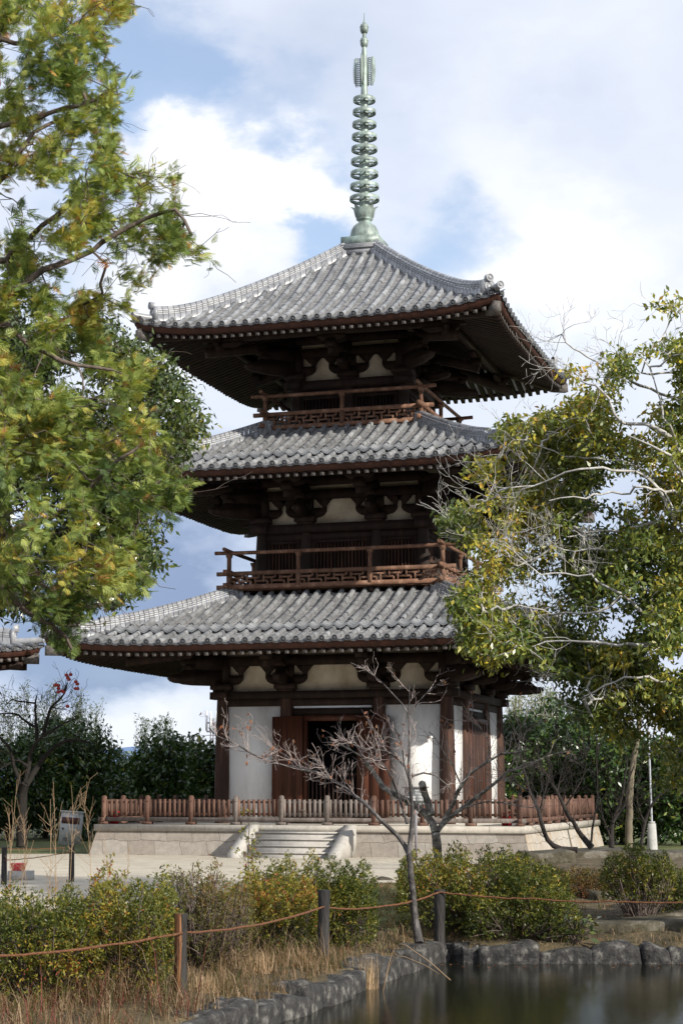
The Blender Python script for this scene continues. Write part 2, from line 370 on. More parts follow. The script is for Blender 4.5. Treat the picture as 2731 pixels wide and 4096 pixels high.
    cr = MB(); h2 = t - .06
    cr.beam((R.w - .3, -R.w + .3, float(R.zr(0, R.w - .3)) - .16), (h2 - .34, -h2 + .34, float(R.zr(h2 - .34, h2 - .34)) - .16), .19, .27)
    pa = np.array([h2 - .34, -h2 + .34, float(R.zr(h2 - .34, h2 - .34)) - .16]); pb = np.array([h2, -h2, float(R.zr(h2, h2)) - .15])
    cr.beam(pa, pb, .185, .265, mi=1); cr.box(pb + np.array([0, 0, .145]) - (pb - pa) * .3, (.22, .22, .02), np.array([[.707, .707, 0], [-.707, .707, 0], [0, 0, 1.]]), mi=1)
    c0 = obj('corner_rafter', cr, [M['wood_dark'], M['wood_end']], roof)
    for q in (1, 2, 3): dup(c0, roof, q * math.pi / 2)
    pu = MB(); rp = R.w + 1.78; zt = float(R.zr(0, rp)) - .14
    pu.bb(-rp - .5, rp + .5, -rp - .09, -rp + .09, zt - .19, zt); pu.rot4((1,))
    pm = MB(); pm.bb(-rp - .5, rp + .5, rp - .09, rp + .09, zt - .19, zt)
    q = MB(); q.bb(-rp - .5, rp + .5, -rp - .09, -rp + .09, zt - .188, zt - .002)
    allp = MB()
    for s_ in (-1, 1): allp.bb(-rp - .5, rp + .5, s_ * rp - .09, s_ * rp + .09, zt - .19, zt); allp.bb(s_ * rp - .088, s_ * rp + .088, -rp - .48, rp + .48, zt - .187, zt - .003)
    obj('purlin', allp, M['wood_dark'], roof)
    return roof

def arc(c, r, a0, a1, n): return [(c[0] + r[0] * math.cos(a), c[1] + r[1] * math.sin(a)) for a in np.linspace(a0, a1, n)]
# half outlines of the cloud shaped bracket arm lying in the wall (offset from the column, height over the plate)
LOW = [(0, .17), (.36, .19), (.46, .215), (.545, .27), (.595, .345), (.605, .40), (.60, .455), (0, .455)]
FLR = [(.47, .455), (.60, .455), (.605, .53), (.645, .56), (.655, .59), (.695, .615), (.705, .65), (.745, .675), (.775, .712), (.42, .712), (.44, .68), (.455, .66), (.445, .63), (.475, .60), (.50, .57), (.515, .53), (.525, .49), (.50, .47)]
FLR = [(.50, .455), (.60, .455), (.605, .53), (.645, .56), (.655, .59), (.695, .615), (.705, .65), (.745, .675), (.775, .712), (.28, .712), (.32, .68), (.335, .64), (.385, .60), (.41, .56), (.46, .53), (.49, .50)]
def cloud_out(L, z0, z1):      # outline of a projecting cloud arm, a = distance out, b = height
    return [(0, z0), (L * .55, z0), (L * .72, z0 + .02), (L * .78, z0 + .045), (L * .88, z0 + .055), (L * .96, z0 + .10), (L, z0 + .17), (L * .985, z0 + .23), (L * .93, z0 + .27), (L * .86, z0 + .26), (L * .80, z0 + .30), (L * .70, z1), (0, z1)]
def bracket_mid(R, x):
    mb = MB(); w = R.w; zb = R.zb
    for s_ in (-1, 1):
        for prof in (LOW, FLR):
            mb.prism([(x + s_ * a, b) for a, b in prof], (0, -w - .10, zb), (1, 0, 0), (0, 0, 1), (0, .09, 0))
    mb.bb(x - .29, x + .29, -w - .30, -w + .1, zb + .06, zb + .21); mb.bb(x - .23, x + .23, -w - .24, -w + .1, zb, zb + .06)   # big block
    mb.bb(x - .21, x + .21, -w - .14, -w, zb + .40, zb + .713)
    # arm straight out, block, lever beam with its tip block and cross arm under the purlin
    mb.prism(cloud_out(1.0, .20, .66), (x - .085, -w, zb), (0, -1, 0), (0, 0, 1), (.17, 0, 0))
    for yy, zz in ((-.20, .455), (-.62, .66)): mb.bb(x - .13, x + .13, -w + yy - .13, -w + yy + .13, zb + zz, zb + zz + .15)
    zi = float(R.zr(0, w)) - .35; rp = w + 1.78; zo = float(R.zr(0, rp)) - .14 - .19 - .17 - .30
    mb.beam((x, -w + .3, zb + 1.10), (x, -rp - .10, zo + .02), .16, .26)
    mb.bb(x - .14, x + .14, -rp - .15, -rp + .13, zo + .10, zo + .30)
    mb.prism([(x - .42, .17), (x - .40, .10), (x - .30, .03), (x - .18, 0), (x + .18, 0), (x + .30, .03), (x + .40, .10), (x + .42, .17)], (0, -rp - .08, zo + .30), (1, 0, 0), (0, 0, 1), (0, .16, 0))
    return mb
def bracket_corner(R):
    mb = MB(); w = R.w; zb = R.zb; dg = np.array([1, -1, 0]) / math.sqrt(2); nn = np.array([1, 1, 0]) / math.sqrt(2)
    for prof in (LOW, FLR):
        mb.prism([(w - a, b) for a, b in prof], (0, -w - .10, zb), (1, 0, 0), (0, 0, 1), (0, .09, 0))
        mb.prism([(w - a, b) for a, b in prof], (w + .10, 0, zb), (0, -1, 0), (0, 0, 1), (-.09, 0, 0))
    mb.bb(w - .29, w + .29, -w - .29, -w + .29, zb + .06, zb + .21); mb.bb(w - .23, w + .23, -w - .23, -w + .23, zb, zb + .06)
    mb.bb(w - .20, w + .13, -w - .13, -w + .20, zb + .21, zb + .98)
    c = np.array([w, -w, zb])
    mb.prism(cloud_out(1.66, .17, .60), c - nn * .10, dg, (0, 0, 1), nn * .20)
    mb.prism(cloud_out(1.30, .62, 1.05), c - nn * .095, dg, (0, 0, 1), nn * .19)
    rp = w + 1.78; zp = float(R.zr(0, rp)) - .14 - .19
    tip = np.array([w + 2.05, -w - 2.05, zp - .36]); mb.beam(c - dg * .3 + np.array([0, 0, 1.22]), tip, .19, .27)
    R2 = np.array([[.707, .707, 0], [-.707, .707, 0], [0, 0, 1.]])
    mb.box((rp, -rp, zp - .15), (.30, .30, .20), R2)
    mb.box((w + .75, -w - .75, zb + .66), (.26, .26, .14), R2)
    for ax in ((1, 0, 0), (0, -1, 0)):
        ax = np.array(ax, float); sd = np.array([ax[1], -ax[0], 0]) if False else np.cross(ax, [0, 0, 1.])
        mb.prism([(-.75, .16), (-.72, .08), (-.6, .02), (-.45, 0), (.2, 0), (.3, .08), (.32, .16)], np.array([rp, -rp, zp - .16]) - sd * .07, ax, (0, 0, 1), sd * .14)
    return mb
def column(x, y, z0, z1, r):
    mb = MB(); zz = np.linspace(0, 1, 9)
    mb.lathe([(r * (1.03 - .20 * q ** 2.2 + .05 * math.sin(q * 3.1)), z0 + (z1 - z0) * q) for q in zz], (x, y, 0), 18); return mb
STO = {1: (3.21, 1.0, 4.40, .205, [-3.21, -1.33, 1.33, 3.21]), 2: (2.38, 7.2, 9.13, .185, [-2.38, -1.04, 1.04, 2.38]), 3: (1.62, 12.0, 13.46, .165, [-1.62, 0, 1.62])}
def build_storey(k):
    w, z0, z1, cr, cx = STO[k]; R = ROOF[k]; zb = R.zb
    pts = [(x, -w) for x in cx] + [(w, y) for y in cx[1:]] + [(x, w) for x in cx[:-1]] + [(-w, y) for y in cx[1:-1]]
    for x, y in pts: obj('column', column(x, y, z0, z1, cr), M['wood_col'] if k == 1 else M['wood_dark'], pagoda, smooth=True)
    # plate beam all round, ends crossing at the corners, and the tie beam below it
    pb = MB(); e = w + .33
    for s_ in (-1, 1):
        pb.bb(-e, e, s_ * w - .20, s_ * w + .20, z1 + .005, zb); pb.bb(s_ * w - .198, s_ * w + .198, -e + .01, e - .01, z1 + .008, zb - .003)
    obj('plate_beam', pb, M['wood_dark'], pagoda)
    tb = MB()
    for s_ in (-1, 1):
        tb.bb(-w, w, s_ * w - .07, s_ * w + .07, z1 - .20, z1); tb.bb(s_ * w - .068, s_ * w + .068, -w, w, z1 - .198, z1 - .002)
        for za, zc in ((.713, .98), (1.12, 1.36)):
            tb.bb(-w - .1, w + .1, s_ * w - .12, s_ * w + .05, zb + za, zb + zc) if s_ < 0 else tb.bb(-w - .1, w + .1, s_ * w - .05, s_ * w + .12, zb + za, zb + zc)
            (tb.bb(s_ * w - .05, s_ * w + .118, -w - .09, w + .09, zb + za + .003, zb + zc - .003) if s_ > 0 else tb.bb(s_ * w - .118, s_ * w + .05, -w - .09, w + .09, zb + za + .003, zb + zc - .003))
    obj('tie_beam', tb, M['wood_dark'], pagoda)
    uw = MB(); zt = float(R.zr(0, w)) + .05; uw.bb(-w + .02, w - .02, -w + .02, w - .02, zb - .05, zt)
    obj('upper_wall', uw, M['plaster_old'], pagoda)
    # brackets: built once for one side, turned for the other three
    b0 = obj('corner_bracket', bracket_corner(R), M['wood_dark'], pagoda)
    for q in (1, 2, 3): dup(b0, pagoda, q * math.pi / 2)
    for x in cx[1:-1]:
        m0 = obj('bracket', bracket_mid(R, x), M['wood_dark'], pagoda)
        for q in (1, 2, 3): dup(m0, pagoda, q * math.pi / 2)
    if k > 1:
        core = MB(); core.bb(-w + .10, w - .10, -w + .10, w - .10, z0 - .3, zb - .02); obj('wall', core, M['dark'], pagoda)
        for i in range(len(cx) - 1):
            a, b = cx[i] + cr, cx[i + 1] - cr; fr = MB(); br = MB(); zt = z1 - .20; f = .085
            fr.bb(a - .02, a + f, -w - .05, -w + .1, z0, zt); fr.bb(b - f, b + .02, -w - .05, -w + .1, z0, zt); fr.bb(a + f, b - f, -w - .045, -w + .1, zt - .09, zt - .002); fr.bb(a + f, b - f, -w - .04, -w + .1, z0, z0 + .45)
            n = max(4, int((b - a - 2 * f) / .098))
            for j in range(n):
                xx = a + f + (j + .5) * (b - a - 2 * f) / n
                br.box((xx, -w - .0, (z0 + .45 + zt - .09) / 2), (.05, .05, zt - z0 - .54), np.array([[.707, .707, 0], [-.707, .707, 0], [0, 0, 1.]]))
            o = obj('window', fr, M['wood_dark'], pagoda); obj('window_bars', br, M['wood_col'] if k == 2 else M['wood_dark'], o)
            for q in (1, 2, 3): dup(o, pagoda, q * math.pi / 2)
def build_ground_floor():
    w = 3.21; z0, zt = 1.0, 4.20
    for s_ in (-1, 1):
        pw = MB(); x0, x1 = sorted((s_ * 1.50, s_ * 3.05)); pw.bb(x0, x1, -w - .03, -w + .09, z0, zt)
        p0 = obj('plaster_panel', pw, M['plaster'], pagoda)
        for q in (1, 2, 3): dup(p0, pagoda, q * math.pi / 2)
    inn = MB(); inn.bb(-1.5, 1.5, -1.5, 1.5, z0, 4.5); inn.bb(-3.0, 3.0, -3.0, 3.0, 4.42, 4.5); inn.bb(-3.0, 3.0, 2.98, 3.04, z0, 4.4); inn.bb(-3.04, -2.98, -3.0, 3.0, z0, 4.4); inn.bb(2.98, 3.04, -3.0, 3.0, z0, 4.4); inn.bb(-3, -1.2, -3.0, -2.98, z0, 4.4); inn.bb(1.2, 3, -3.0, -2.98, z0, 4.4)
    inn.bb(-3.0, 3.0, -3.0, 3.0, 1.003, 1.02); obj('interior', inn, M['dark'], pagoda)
    for q in range(4):
        fr = MB(); sl_ = MB(); gr = MB()
        sl_.bb(-1.13, 1.11, -w - .02, -w + .05, 4.135, 4.198)
        fr.bb(-1.13, 1.13, -w - .06, -w + .08, 3.93, 4.13, mi=1); fr.bb(-1.13, 1.13, -w - .15, -w + .05, 3.78, 3.925, mi=0)
        for s_ in (-1, 1): fr.bb(s_ * .72, s_ * .86, -w - .13, -w + .08, z0 + .2, 3.78, mi=0); fr.bb(s_ * .862, s_ * 1.13, -w - .08, -w + .06, z0, 3.925, mi=1)
        fr.bb(-1.13, 1.13, -w - .16, -w + .10, z0 + .002, z0 + .2, mi=1)
        o = obj('door_frame', fr, [M['door'], M['wood_dark']], pagoda)
        obj('transom_slit', sl_, M['slit'], o)
        lf = MB()
        if q == 0:
            gr.bb(-.72, .72, -w + .02, -w + .06, 2.30, 2.36); gr.bb(-.72, .72, -w + .02, -w + .06, 1.25, 1.31)
            for j in range(13): gr.bb(-.70 + j * .1167 - .022, -.70 + j * .1167 + .022, -w + .0, -w + .019, 1.2, 2.36)
            obj('grille', gr, M['wood_col'], o)
            for s_ in (-1, 1):
                lf = MB()
                for j in range(3):
                    a = s_ * (.80 + j * .29); b = s_ * (.80 + j * .29 + .286); lf.bb(min(a, b), max(a, b), -w - .27, -w - .18 - .004 * j, 1.2, 3.90)
                lf.tube([(s_ * 1.02, -w - .275, 2.35), (s_ * 1.02, -w - .29, 2.35)], .06, 10)
                d = obj('door_leaf', lf, M['door'], pagoda)
        else:
            lf = MB()
            for j in range(6): lf.bb(-.72 + j * .24, -.72 + j * .24 + .235, -w - .10 - .006 * (j % 2), -w - .03, 1.2, 3.78)
            d = obj('door_leaf', lf, M['wood_col'], pagoda); d.rotation_euler = (0, 0, q * math.pi / 2)
            o.rotation_euler = (0, 0, q * math.pi / 2)
def build_balcony(b, zr_, xs):
    zb_, zm, zt = zr_
    fl = MB(); fl.bb(-b + .02, b - .02, -b + .02, b - .02, zb_ - .09, zb_ - .05); bal = obj('balcony', fl, M['rail'], pagoda)
    e = .36
    for z, nm, hh in ((zb_, 'bottom_rail', .125), (zm, 'middle_rail', .11)):
        mb = MB()
        for s_ in (-1, 1):
            mb.bb(-b - e, b + e, s_ * b - .055, s_ * b + .055, z - hh / 2, z + hh / 2); mb.bb(s_ * b - .053, s_ * b + .053, -b - e, b + e, z - hh / 2 + .03, z + hh / 2 + .03)
            for s2 in (-1, 1): mb.bb(s_ * b - .085, s_ * b + .085, s2 * b - .085, s2 * b + .085, z - hh / 2 - .004, z + hh / 2 + .036)
        obj(nm, mb, M['rail'], bal)
    tr = MB(); q = np.linspace(-1, 1, 15)
    for s_ in (-1, 1):
        tr.tube(np.stack([q * (b + .43), np.full(15, s_ * b), zt + .02 * np.abs(q) ** 6], -1), .055, 10); tr.tube(np.stack([np.full(15, s_ * b), q * (b + .43), zt + .05 + .02 * np.abs(q) ** 6], -1), .055, 10)
    obj('handrail', tr, M['rail'], bal, smooth=True)
    def post(x, y):
        mb = MB(); mb.bb(x - .058, x + .058, y - .058, y + .058, zb_, zm + .0); mb.bb(x - .05, x + .05, y - .05, y + .05, zm, zt - .15)
        mb.add([[x + a * q_, y + c * q_, z] for z, q_ in ((zt - .15, .05), (zt - .09, .075), (zt - .02, .085)) for a, c in ((-1, -1), (1, -1), (1, 1), (-1, 1))],
               [[i * 4 + j, i * 4 + (j + 1) % 4, i * 4 + 4 + (j + 1) % 4, i * 4 + 4 + j] for i in (0, 1) for j in range(4)] + [[8, 9, 10, 11]])
        return obj('post', mb, M['rail'], bal)
    for x in xs:
        post(x, -b); post(x, b)
    for y in xs[1:-1]: post(b, y); post(-b, y)
    lt = MB(); za, zc = zb_ + .06, zm - .05; H = zc - za
    for i in range(len(xs) - 1):
        x0, x1 = xs[i] + .055, xs[i + 1] - .055; n = round((x1 - x0) / .47); p = (x1 - x0) / n; yb = -b - .02; ye = -b + .02; t_ = .052
        def V(x, u0, u1): lt.bb(max(x0, x - t_ / 2), min(x1, x + t_ / 2), yb, ye, za + H * u0, za + H * u1)
        def Hh(xa, xb, u): lt.bb(max(x0, xa), min(x1, xb), yb + .002, ye - .002, za + H * u - t_ / 2, za + H * u + t_ / 2)
        for k in range(n + 1):
            o = x0 + k * p
            if k < n:
                Hh(o, o + p * .72, .70); V(o + p * .72, .70, 1); V(o + p * .5, 0, .70)
                Hh(o + p * .5, o + p * 1.25, .36)
            V(o, .36, 1)
            if k > 0 and o + p * .25 < x1: V(o + p * .25, 0, .36)
            if k == 0: Hh(o, o + p * .25, .36); V(o + p * .25, 0, .36)
    l0 = obj('lattice_panel', lt, M['rail'], bal)
    for q_ in (1, 2, 3): dup(l0, bal, q_ * math.pi / 2)
    sup = MB()
    for x in xs: sup.bb(x - .06, x + .06, -b + .06, b - .06, zb_ - .22, zb_ - .092)
    sup.bb(-b + .3, b - .3, -b + .3, b - .3, zb_ - .5, zb_ - .21); obj('joists', sup, M['wood_dark'], bal)
def build_spire():
    bs = MB(); bs.bb(-.66, .66, -.66, .66, 17.80, 17.97); 
    for i, z in enumerate((17.97, 18.02, 18.07)): bs.bb(-.70 + .015 * i, .70 - .015 * i, -.70 + .015 * i, .70 - .015 * i, z, z + .045)
    obj('ridge_base', bs, M['tile_ridge'], pagoda)
    br = MB(); br.bb(-.58, .58, -.58, .58, 18.12, 18.385); sp = obj('spire', br, M['bronze'], pagoda)
    bo = MB(); bo.lathe([(.43, 18.385), (.445, 18.43), (.44, 18.55), (.41, 18.70), (.345, 18.82), (.26, 18.90), (.19, 18.94), (.17, 18.98), (.22, 19.02), (.26, 19.06), (.20, 19.10), (0, 19.1)], (0, 0, 0), 28); obj('dome', bo, M['bronze'], sp, smooth=True)
    pt = MB()
    for k in range(8):
        a = k * math.pi / 4 + .2; c, s_ = math.cos(a), math.sin(a); P = []
        for z, r, hw in ((19.06, .24, .10), (19.16, .29, .135), (19.27, .315, .14), (19.36, .335, .115), (19.42, .37, .06), (19.455, .43, .008)):
            P.append([[r * c - q * hw * s_ - abs(q) * .03 * c, r * s_ + q * hw * c - abs(q) * .03 * s_, z] for q in (-1, 0, 1)])
        P = np.array(P); grid(pt, P); grid(pt, P + np.array([c, s_, 0]) * -.02)
    obj('lotus_petals', pt, M['bronze'], sp)
    po = MB(); po.lathe([(.155, 19.05), (.15, 20), (.135, 21), (.12, 22), (.105, 23.2), (.10, 23.3), (.085, 24.3), (.075, 24.5), (.06, 24.62), (.055, 25.1), (.05, 25.3), (.02, 25.42), (.008, 25.72), (0, 25.72)], (0, 0, 0), 16); obj('pole', po, M['bronze'], sp, smooth=True)
    for i in range(9):
        f = i / 8.; z = 19.70 + f * (22.87 - 19.70); r = .452 - f * (.452 - .342); rg = MB()
        rg.lathe([(r, z - .05), (r + .004, z), (r, z + .055), (r - .02, z + .055), (r - .02, z - .05), (r, z - .05)], (0, 0, 0), 28)
        for q in range(4):
            a = q * math.pi / 2 + .35; rg.beam((0, 0, z), ((r - .01) * math.cos(a), (r - .01) * math.sin(a), z), .04, .05)
            rg.tube([((.17 + (r - .2) * u) * math.cos(a + .55 * math.sin(u * 3.1)), (.17 + (r - .2) * u) * math.sin(a + .55 * math.sin(u * 3.1)), z) for u in np.linspace(0, 1, 6)], .014, 4)
        rg.lathe([(.172 - .04 * f, z - .05), (.172 - .04 * f, z + .05), (.1, z + .05)], (0, 0, 0), 16)
        obj('ring', rg, M['bronze'], sp)
    for q in range(4):
        fm = MB(); a = q * math.pi / 2; c, s_ = math.cos(a), math.sin(a); z0, z1 = 23.28, 24.27
        nh = 14; out = []
        for i in range(nh):
            za = z0 + .12 + (z1 - z0 - .18) * i / nh; rr = .315 + .03 * math.sin(math.pi * (i + 1) / nh); out += [(rr - .035, za), (rr - .01, za + .03), (rr + .03, za + .085), (rr - .02, za + .06)]
        for ra, rb in ((.11, .145), (.20, .225)):
            fm.prism([(ra, z0 + .05), (rb, z0 + .02), (rb, z1 - .02), (ra, z1 - .05)], np.array([-s_, c, 0]) * -.012, (c, s_, 0), (0, 0, 1), np.array([-s_, c, 0]) * .024)
        fm.prism([(.255, z0 + .02), (.29, z0 + .08)] + out + [(.27, z1 + .01), (.25, z1 - .04)], np.array([-s_, c, 0]) * -.012, (c, s_, 0), (0, 0, 1), np.array([-s_, c, 0]) * .024)
        for i in range(15):
            za = z0 + .07 + i * (z1 - z0 - .14) / 14
            fm.prism([(.10, za), (.27, za + .03), (.27, za + .05), (.10, za + .022)], np.array([-s_, c, 0]) * -.010, (c, s_, 0), (0, 0, 1), np.array([-s_, c, 0]) * .020)
        obj('fin', fm, M['bronze'], sp)
    for z, r in ((24.75, .122), (25.20, .128)):
        jw = MB(); jw.lathe([(.05, z - .17), (r * .75, z - .15), (r * .97, z - .08), (r, z), (r * .97, z + .07), (r * .8, z + .125), (r * .45, z + .15), (.05, z + .19)], (0, 0, 0), 16)
        jw.lathe([(r + .006, z + .02), (r + .012, z + .032), (r + .006, z + .044)], (0, 0, 0), 16); obj('jewel', jw, M['bronze'], sp, smooth=True)
for k in (1, 2, 3): build_storey(k)
build_ground_floor()
for k in (1, 2, 3): build_roof(ROOF[k], pagoda)
build_balcony(3.11, (7.57, 7.955, 8.54), [-3.11, -1.04, 1.04, 3.11])
build_balcony(2.33, (12.26, 12.66, 13.20), [-2.33, 0, 2.33])
build_spire()
# ------------------------------------------------------------------ stone materials
def stone_mat(name, c1, c2, bw, bh, mortar, rough=.9, streak=None, bump=.5, distort=.10, msize=.012):
    m = bpy.data.materials.new(name); m.use_nodes = True; nt = m.node_tree; L = nt.links.new; b = nt.nodes['Principled BSDF']; b.inputs['Roughness'].default_value = rough; b.inputs['Specular IOR Level'].default_value = .2
    tc = nd(nt, 'ShaderNodeTexCoord'); geo = nd(nt, 'ShaderNodeNewGeometry')
    sp = nd(nt, 'ShaderNodeSeparateXYZ'); L(tc.outputs['Object'], sp.inputs[0])
    ad = nd(nt, 'ShaderNodeMath'); ad.operation = 'ADD'; L(sp.outputs['X'], ad.inputs[0]); L(sp.outputs['Y'], ad.inputs[1])
    cb = nd(nt, 'ShaderNodeCombineXYZ'); L(ad.outputs[0], cb.inputs[0]); L(sp.outputs['Z'], cb.inputs[1])
    wn = nd(nt, 'ShaderNodeTexNoise'); wn.inputs['Scale'].default_value = 1.7; wn.inputs['Detail'].default_value = 2; L(tc.outputs['Object'], wn.inputs['Vector'])
    sb = nd(nt, 'ShaderNodeVectorMath'); sb.operation = 'SUBTRACT'; L(wn.outputs['Color'], sb.inputs[0]); sb.inputs[1].default_value = (.5, .5, .5)
    sc = nd(nt, 'ShaderNodeVectorMath'); sc.operation = 'SCALE'; L(sb.outputs[0], sc.inputs[0]); sc.inputs['Scale'].default_value = distort
    av = nd(nt, 'ShaderNodeVectorMath'); av.operation = 'ADD'; L(cb.outputs[0], av.inputs[0]); L(sc.outputs[0], av.inputs[1])
    br = nd(nt, 'ShaderNodeTexBrick'); L(av.outputs[0], br.inputs['Vector']); br.inputs['Scale'].default_value = 1.; br.inputs['Brick Width'].default_value = bw; br.inputs['Row Height'].default_value = bh
    br.inputs['Mortar Size'].default_value = msize; br.inputs['Mortar Smooth'].default_value = .2; br.inputs['Color1'].default_value = (*c1, 1); br.inputs['Color2'].default_value = (*c2, 1); br.inputs['Mortar'].default_value = (*mortar, 1)
    n = nd(nt, 'ShaderNodeTexNoise'); n.inputs['Scale'].default_value = 6; n.inputs['Detail'].default_value = 8; n.inputs['Roughness'].default_value = .7; L(tc.outputs['Object'], n.inputs['Vector'])
    mr = nd(nt, 'ShaderNodeMapRange'); L(n.outputs['Fac'], mr.inputs[0]); mr.inputs[1].default_value = .25; mr.inputs[2].default_value = .75; mr.inputs[3].default_value = .72; mr.inputs[4].default_value = 1.25
    mm = nd(nt, 'ShaderNodeMix'); mm.data_type = 'RGBA'; mm.blend_type = 'MULTIPLY'; mm.inputs[0].default_value = 1.; L(br.outputs['Color'], mm.inputs[6]); L(mr.outputs[0], mm.inputs[7]); col = mm.outputs[2]
    if streak:
        mp = nd(nt, 'ShaderNodeMapping'); mp.inputs['Scale'].default_value = (3.2, 3.2, .25); L(tc.outputs['Object'], mp.inputs[0])
        n3 = nd(nt, 'ShaderNodeTexNoise'); n3.inputs['Scale'].default_value = 1.3; n3.inputs['Detail'].default_value = 4; L(mp.outputs[0], n3.inputs['Vector'])
        m3 = nd(nt, 'ShaderNodeMapRange'); L(n3.outputs['Fac'], m3.inputs[0]); m3.inputs[1].default_value = .50; m3.inputs[2].default_value = .62; m3.inputs[3].default_value = 0; m3.inputs[4].default_value = .85
        mx = nd(nt, 'ShaderNodeMix'); mx.data_type = 'RGBA'; L(m3.outputs[0], mx.inputs[0]); L(col, mx.inputs[6]); mx.inputs[7].default_value = (*streak, 1); col = mx.outputs[2]
    L(col, b.inputs['Base Color'])
    n2 = nd(nt, 'ShaderNodeTexNoise'); n2.inputs['Scale'].default_value = 38; n2.inputs['Detail'].default_value = 5; L(tc.outputs['Object'], n2.inputs['Vector'])
    sm = nd(nt, 'ShaderNodeMath'); sm.operation = 'SUBTRACT'; L(n2.outputs['Fac'], sm.inputs[0]); L(br.outputs['Fac'], sm.inputs[1])
    bp = nd(nt, 'ShaderNodeBump'); bp.inputs['Strength'].default_value = bump; bp.inputs['Distance'].default_value = .02; L(sm.outputs[0], bp.inputs['Height']); L(bp.outputs[0], b.inputs['Normal'])
    return m
M['plinth'] = stone_mat('granite_blocks', (.27, .235, .20), (.345, .315, .275), .74, .38, (.16, .135, .11), distort=.22, msize=.008)
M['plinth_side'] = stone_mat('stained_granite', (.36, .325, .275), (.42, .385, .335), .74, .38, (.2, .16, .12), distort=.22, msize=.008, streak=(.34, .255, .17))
M['cap'] = stone_mat('granite_coping', (.36, .33, .285), (.42, .39, .34), 1.9, 1.0, (.2, .18, .15), distort=.01, msize=.006)
M['step'] = stone_mat('granite_step', (.37, .35, .32), (.43, .41, .375), 3.2, 1.0, (.3, .28, .25), distort=.01, msize=.004, bump=.15)
M['metal_grey'] = mat('grey_metal', (.16, .15, .16), (.22, .21, .22), 5, rough=.5)
M['rock'] = mat('pond_rock', (.010, .010, .011), (.21, .20, .18), 7., (1, 1, 1), .95, 1., 22, detail=13, c3=(.050, .048, .046))
M['rock_dark'] = mat('mossy_rock', (.022, .020, .015), (.19, .17, .14), 3.0, (1, 1, 1.), .9, 1., 14, detail=12, c3=(.075, .065, .042))
M['char'] = mat('charred_post_wood', (.008, .008, .009), (.05, .045, .042), 14, (1, 1, .15), .75, .7, 30)
M['char_bare'] = mat('worn_post_wood', (.012, .009, .008), (.40, .21, .10), 26, (1, 1, .05), .8, .9, 40, c3=(.16, .07, .032))
M['rope'] = mat('orange_brown_rope', (.085, .036, .018), (.25, .112, .056), 40, (1, 1, 1), .9, .8, 120)
M['white_paint'] = mat('white_painted_steel', (.76, .77, .79), (.84, .85, .86), 2.5, rough=.5, bump=.05)
M['label_brown'] = mat('brown_red_label', (.14, .07, .07), (.20, .10, .10), 4, rough=.6)
M['red_plastic'] = mat('red_plastic', (.42, .012, .016), (.55, .02, .025), 5, rough=.35, spec=.5)
M['pink_plastic'] = mat('pink_red_plastic', (.70, .03, .06), (.85, .06, .10), 5, rough=.35, spec=.5)
M['concrete'] = mat('concrete', (.30, .30, .28), (.48, .47, .45), 5, rough=.95, bump=.3)
M['ink'] = mat('white_lettering', (.62, .62, .62), (.72, .72, .72), 5, rough=.7)
M['board'] = mat('dark_grey_sign_face', (.085, .09, .09), (.10, .105, .105), 5, rough=.5)

# ------------------------------------------------------------------ terrain
GZ = .20
pond_left = [(330, 2420), (455, 2400), (580, 2362), (700, 2318), (800, 2276), (880, 2246), (960, 2220), (1030, 2198), (1062, 2192)]
WZ = -.42
PL = [toRD(onz(u, v, WZ)) for u, v in pond_left]
SHORE_D = toRD(onz(1300, 2211, WZ))[1]
PL[-1] = (PL[-1][0], SHORE_D)
POND = np.array([(-3.0, 7.0)] + [PL[0]] + PL[1:] + [(14, SHORE_D + .05), (30, SHORE_D + .3), (30, 3.5), (-2.5, 3.5)])
def inside(R, D, poly):
    R = np.asarray(R, float); D = np.asarray(D, float); c = np.zeros(R.shape, bool); n = len(poly)
    for i in range(n):
        x1, y1 = poly[i]; x2, y2 = poly[(i + 1) % n]
        if y1 == y2: continue
        k = ((y1 > D) != (y2 > D)) & (R < (x2 - x1) * (D - y1) / (y2 - y1) + x1); c ^= k
    return c
def dist_poly(R, D, poly):
    P = np.stack([np.asarray(R, float), np.asarray(D, float)], -1); best = np.full(P.shape[:-1], 1e9); n = len(poly)
    for i in range(n):
        a = np.array(poly[i]); b = np.array(poly[(i + 1) % n]); ab = b - a; t = np.clip(((P - a) @ ab) / max(ab @ ab, 1e-9), 0, 1)
        best = np.minimum(best, np.linalg.norm(P - a - t[..., None] * ab, axis=-1))
    return best
def smooth01(x): x = np.clip(x, 0, 1); return x * x * (3 - 2 * x)
def fb(x, y, s=1.):
    return np.sin(x * 1.3 * s + 1.7 * np.sin(y * .9 * s)) * .5 + np.sin(y * 1.7 * s + 2.1 * np.sin(x * .7 * s + 1)) * .35 + np.sin((x + y) * 3.1 * s) * .15
def ground_h(R, D):
    R = np.asarray(R, float); D = np.asarray(D, float)
    z = -.12 + (GZ + .12) * smooth01((D - 24) / 7.5)
    z = z + .045 * fb(R, D, 1.1) * smooth01((33 - D) / 6) * smooth01((D - 5) / 3)
    mound = .30 * smooth01((R - 2.6) / 1.8) * smooth01((D - 31) / 3.5) * smooth01((43 - D) / 2.5)
    z = z + mound
    ins = inside(R, D, POND); dd = dist_poly(R, D, POND)
    return np.where(ins, np.minimum(z - .07, -.30 - np.minimum(dd, .6) * 1.6), z - .07 * smooth01((.7 - dd) / .6))
M['ground'] = mat('dry_winter_turf', (.045, .036, .022), (.18, .13, .072), 2.6, (1, 1, 1), .95, .9, 30, detail=13, c3=(.092, .072, .040))
M['lawn'] = mat('mossy_lawn', (.055, .075, .020), (.16, .165, .06), 1.4, (1, 1, 1), .95, .6, 40, detail=9, c3=(.10, .115, .038))
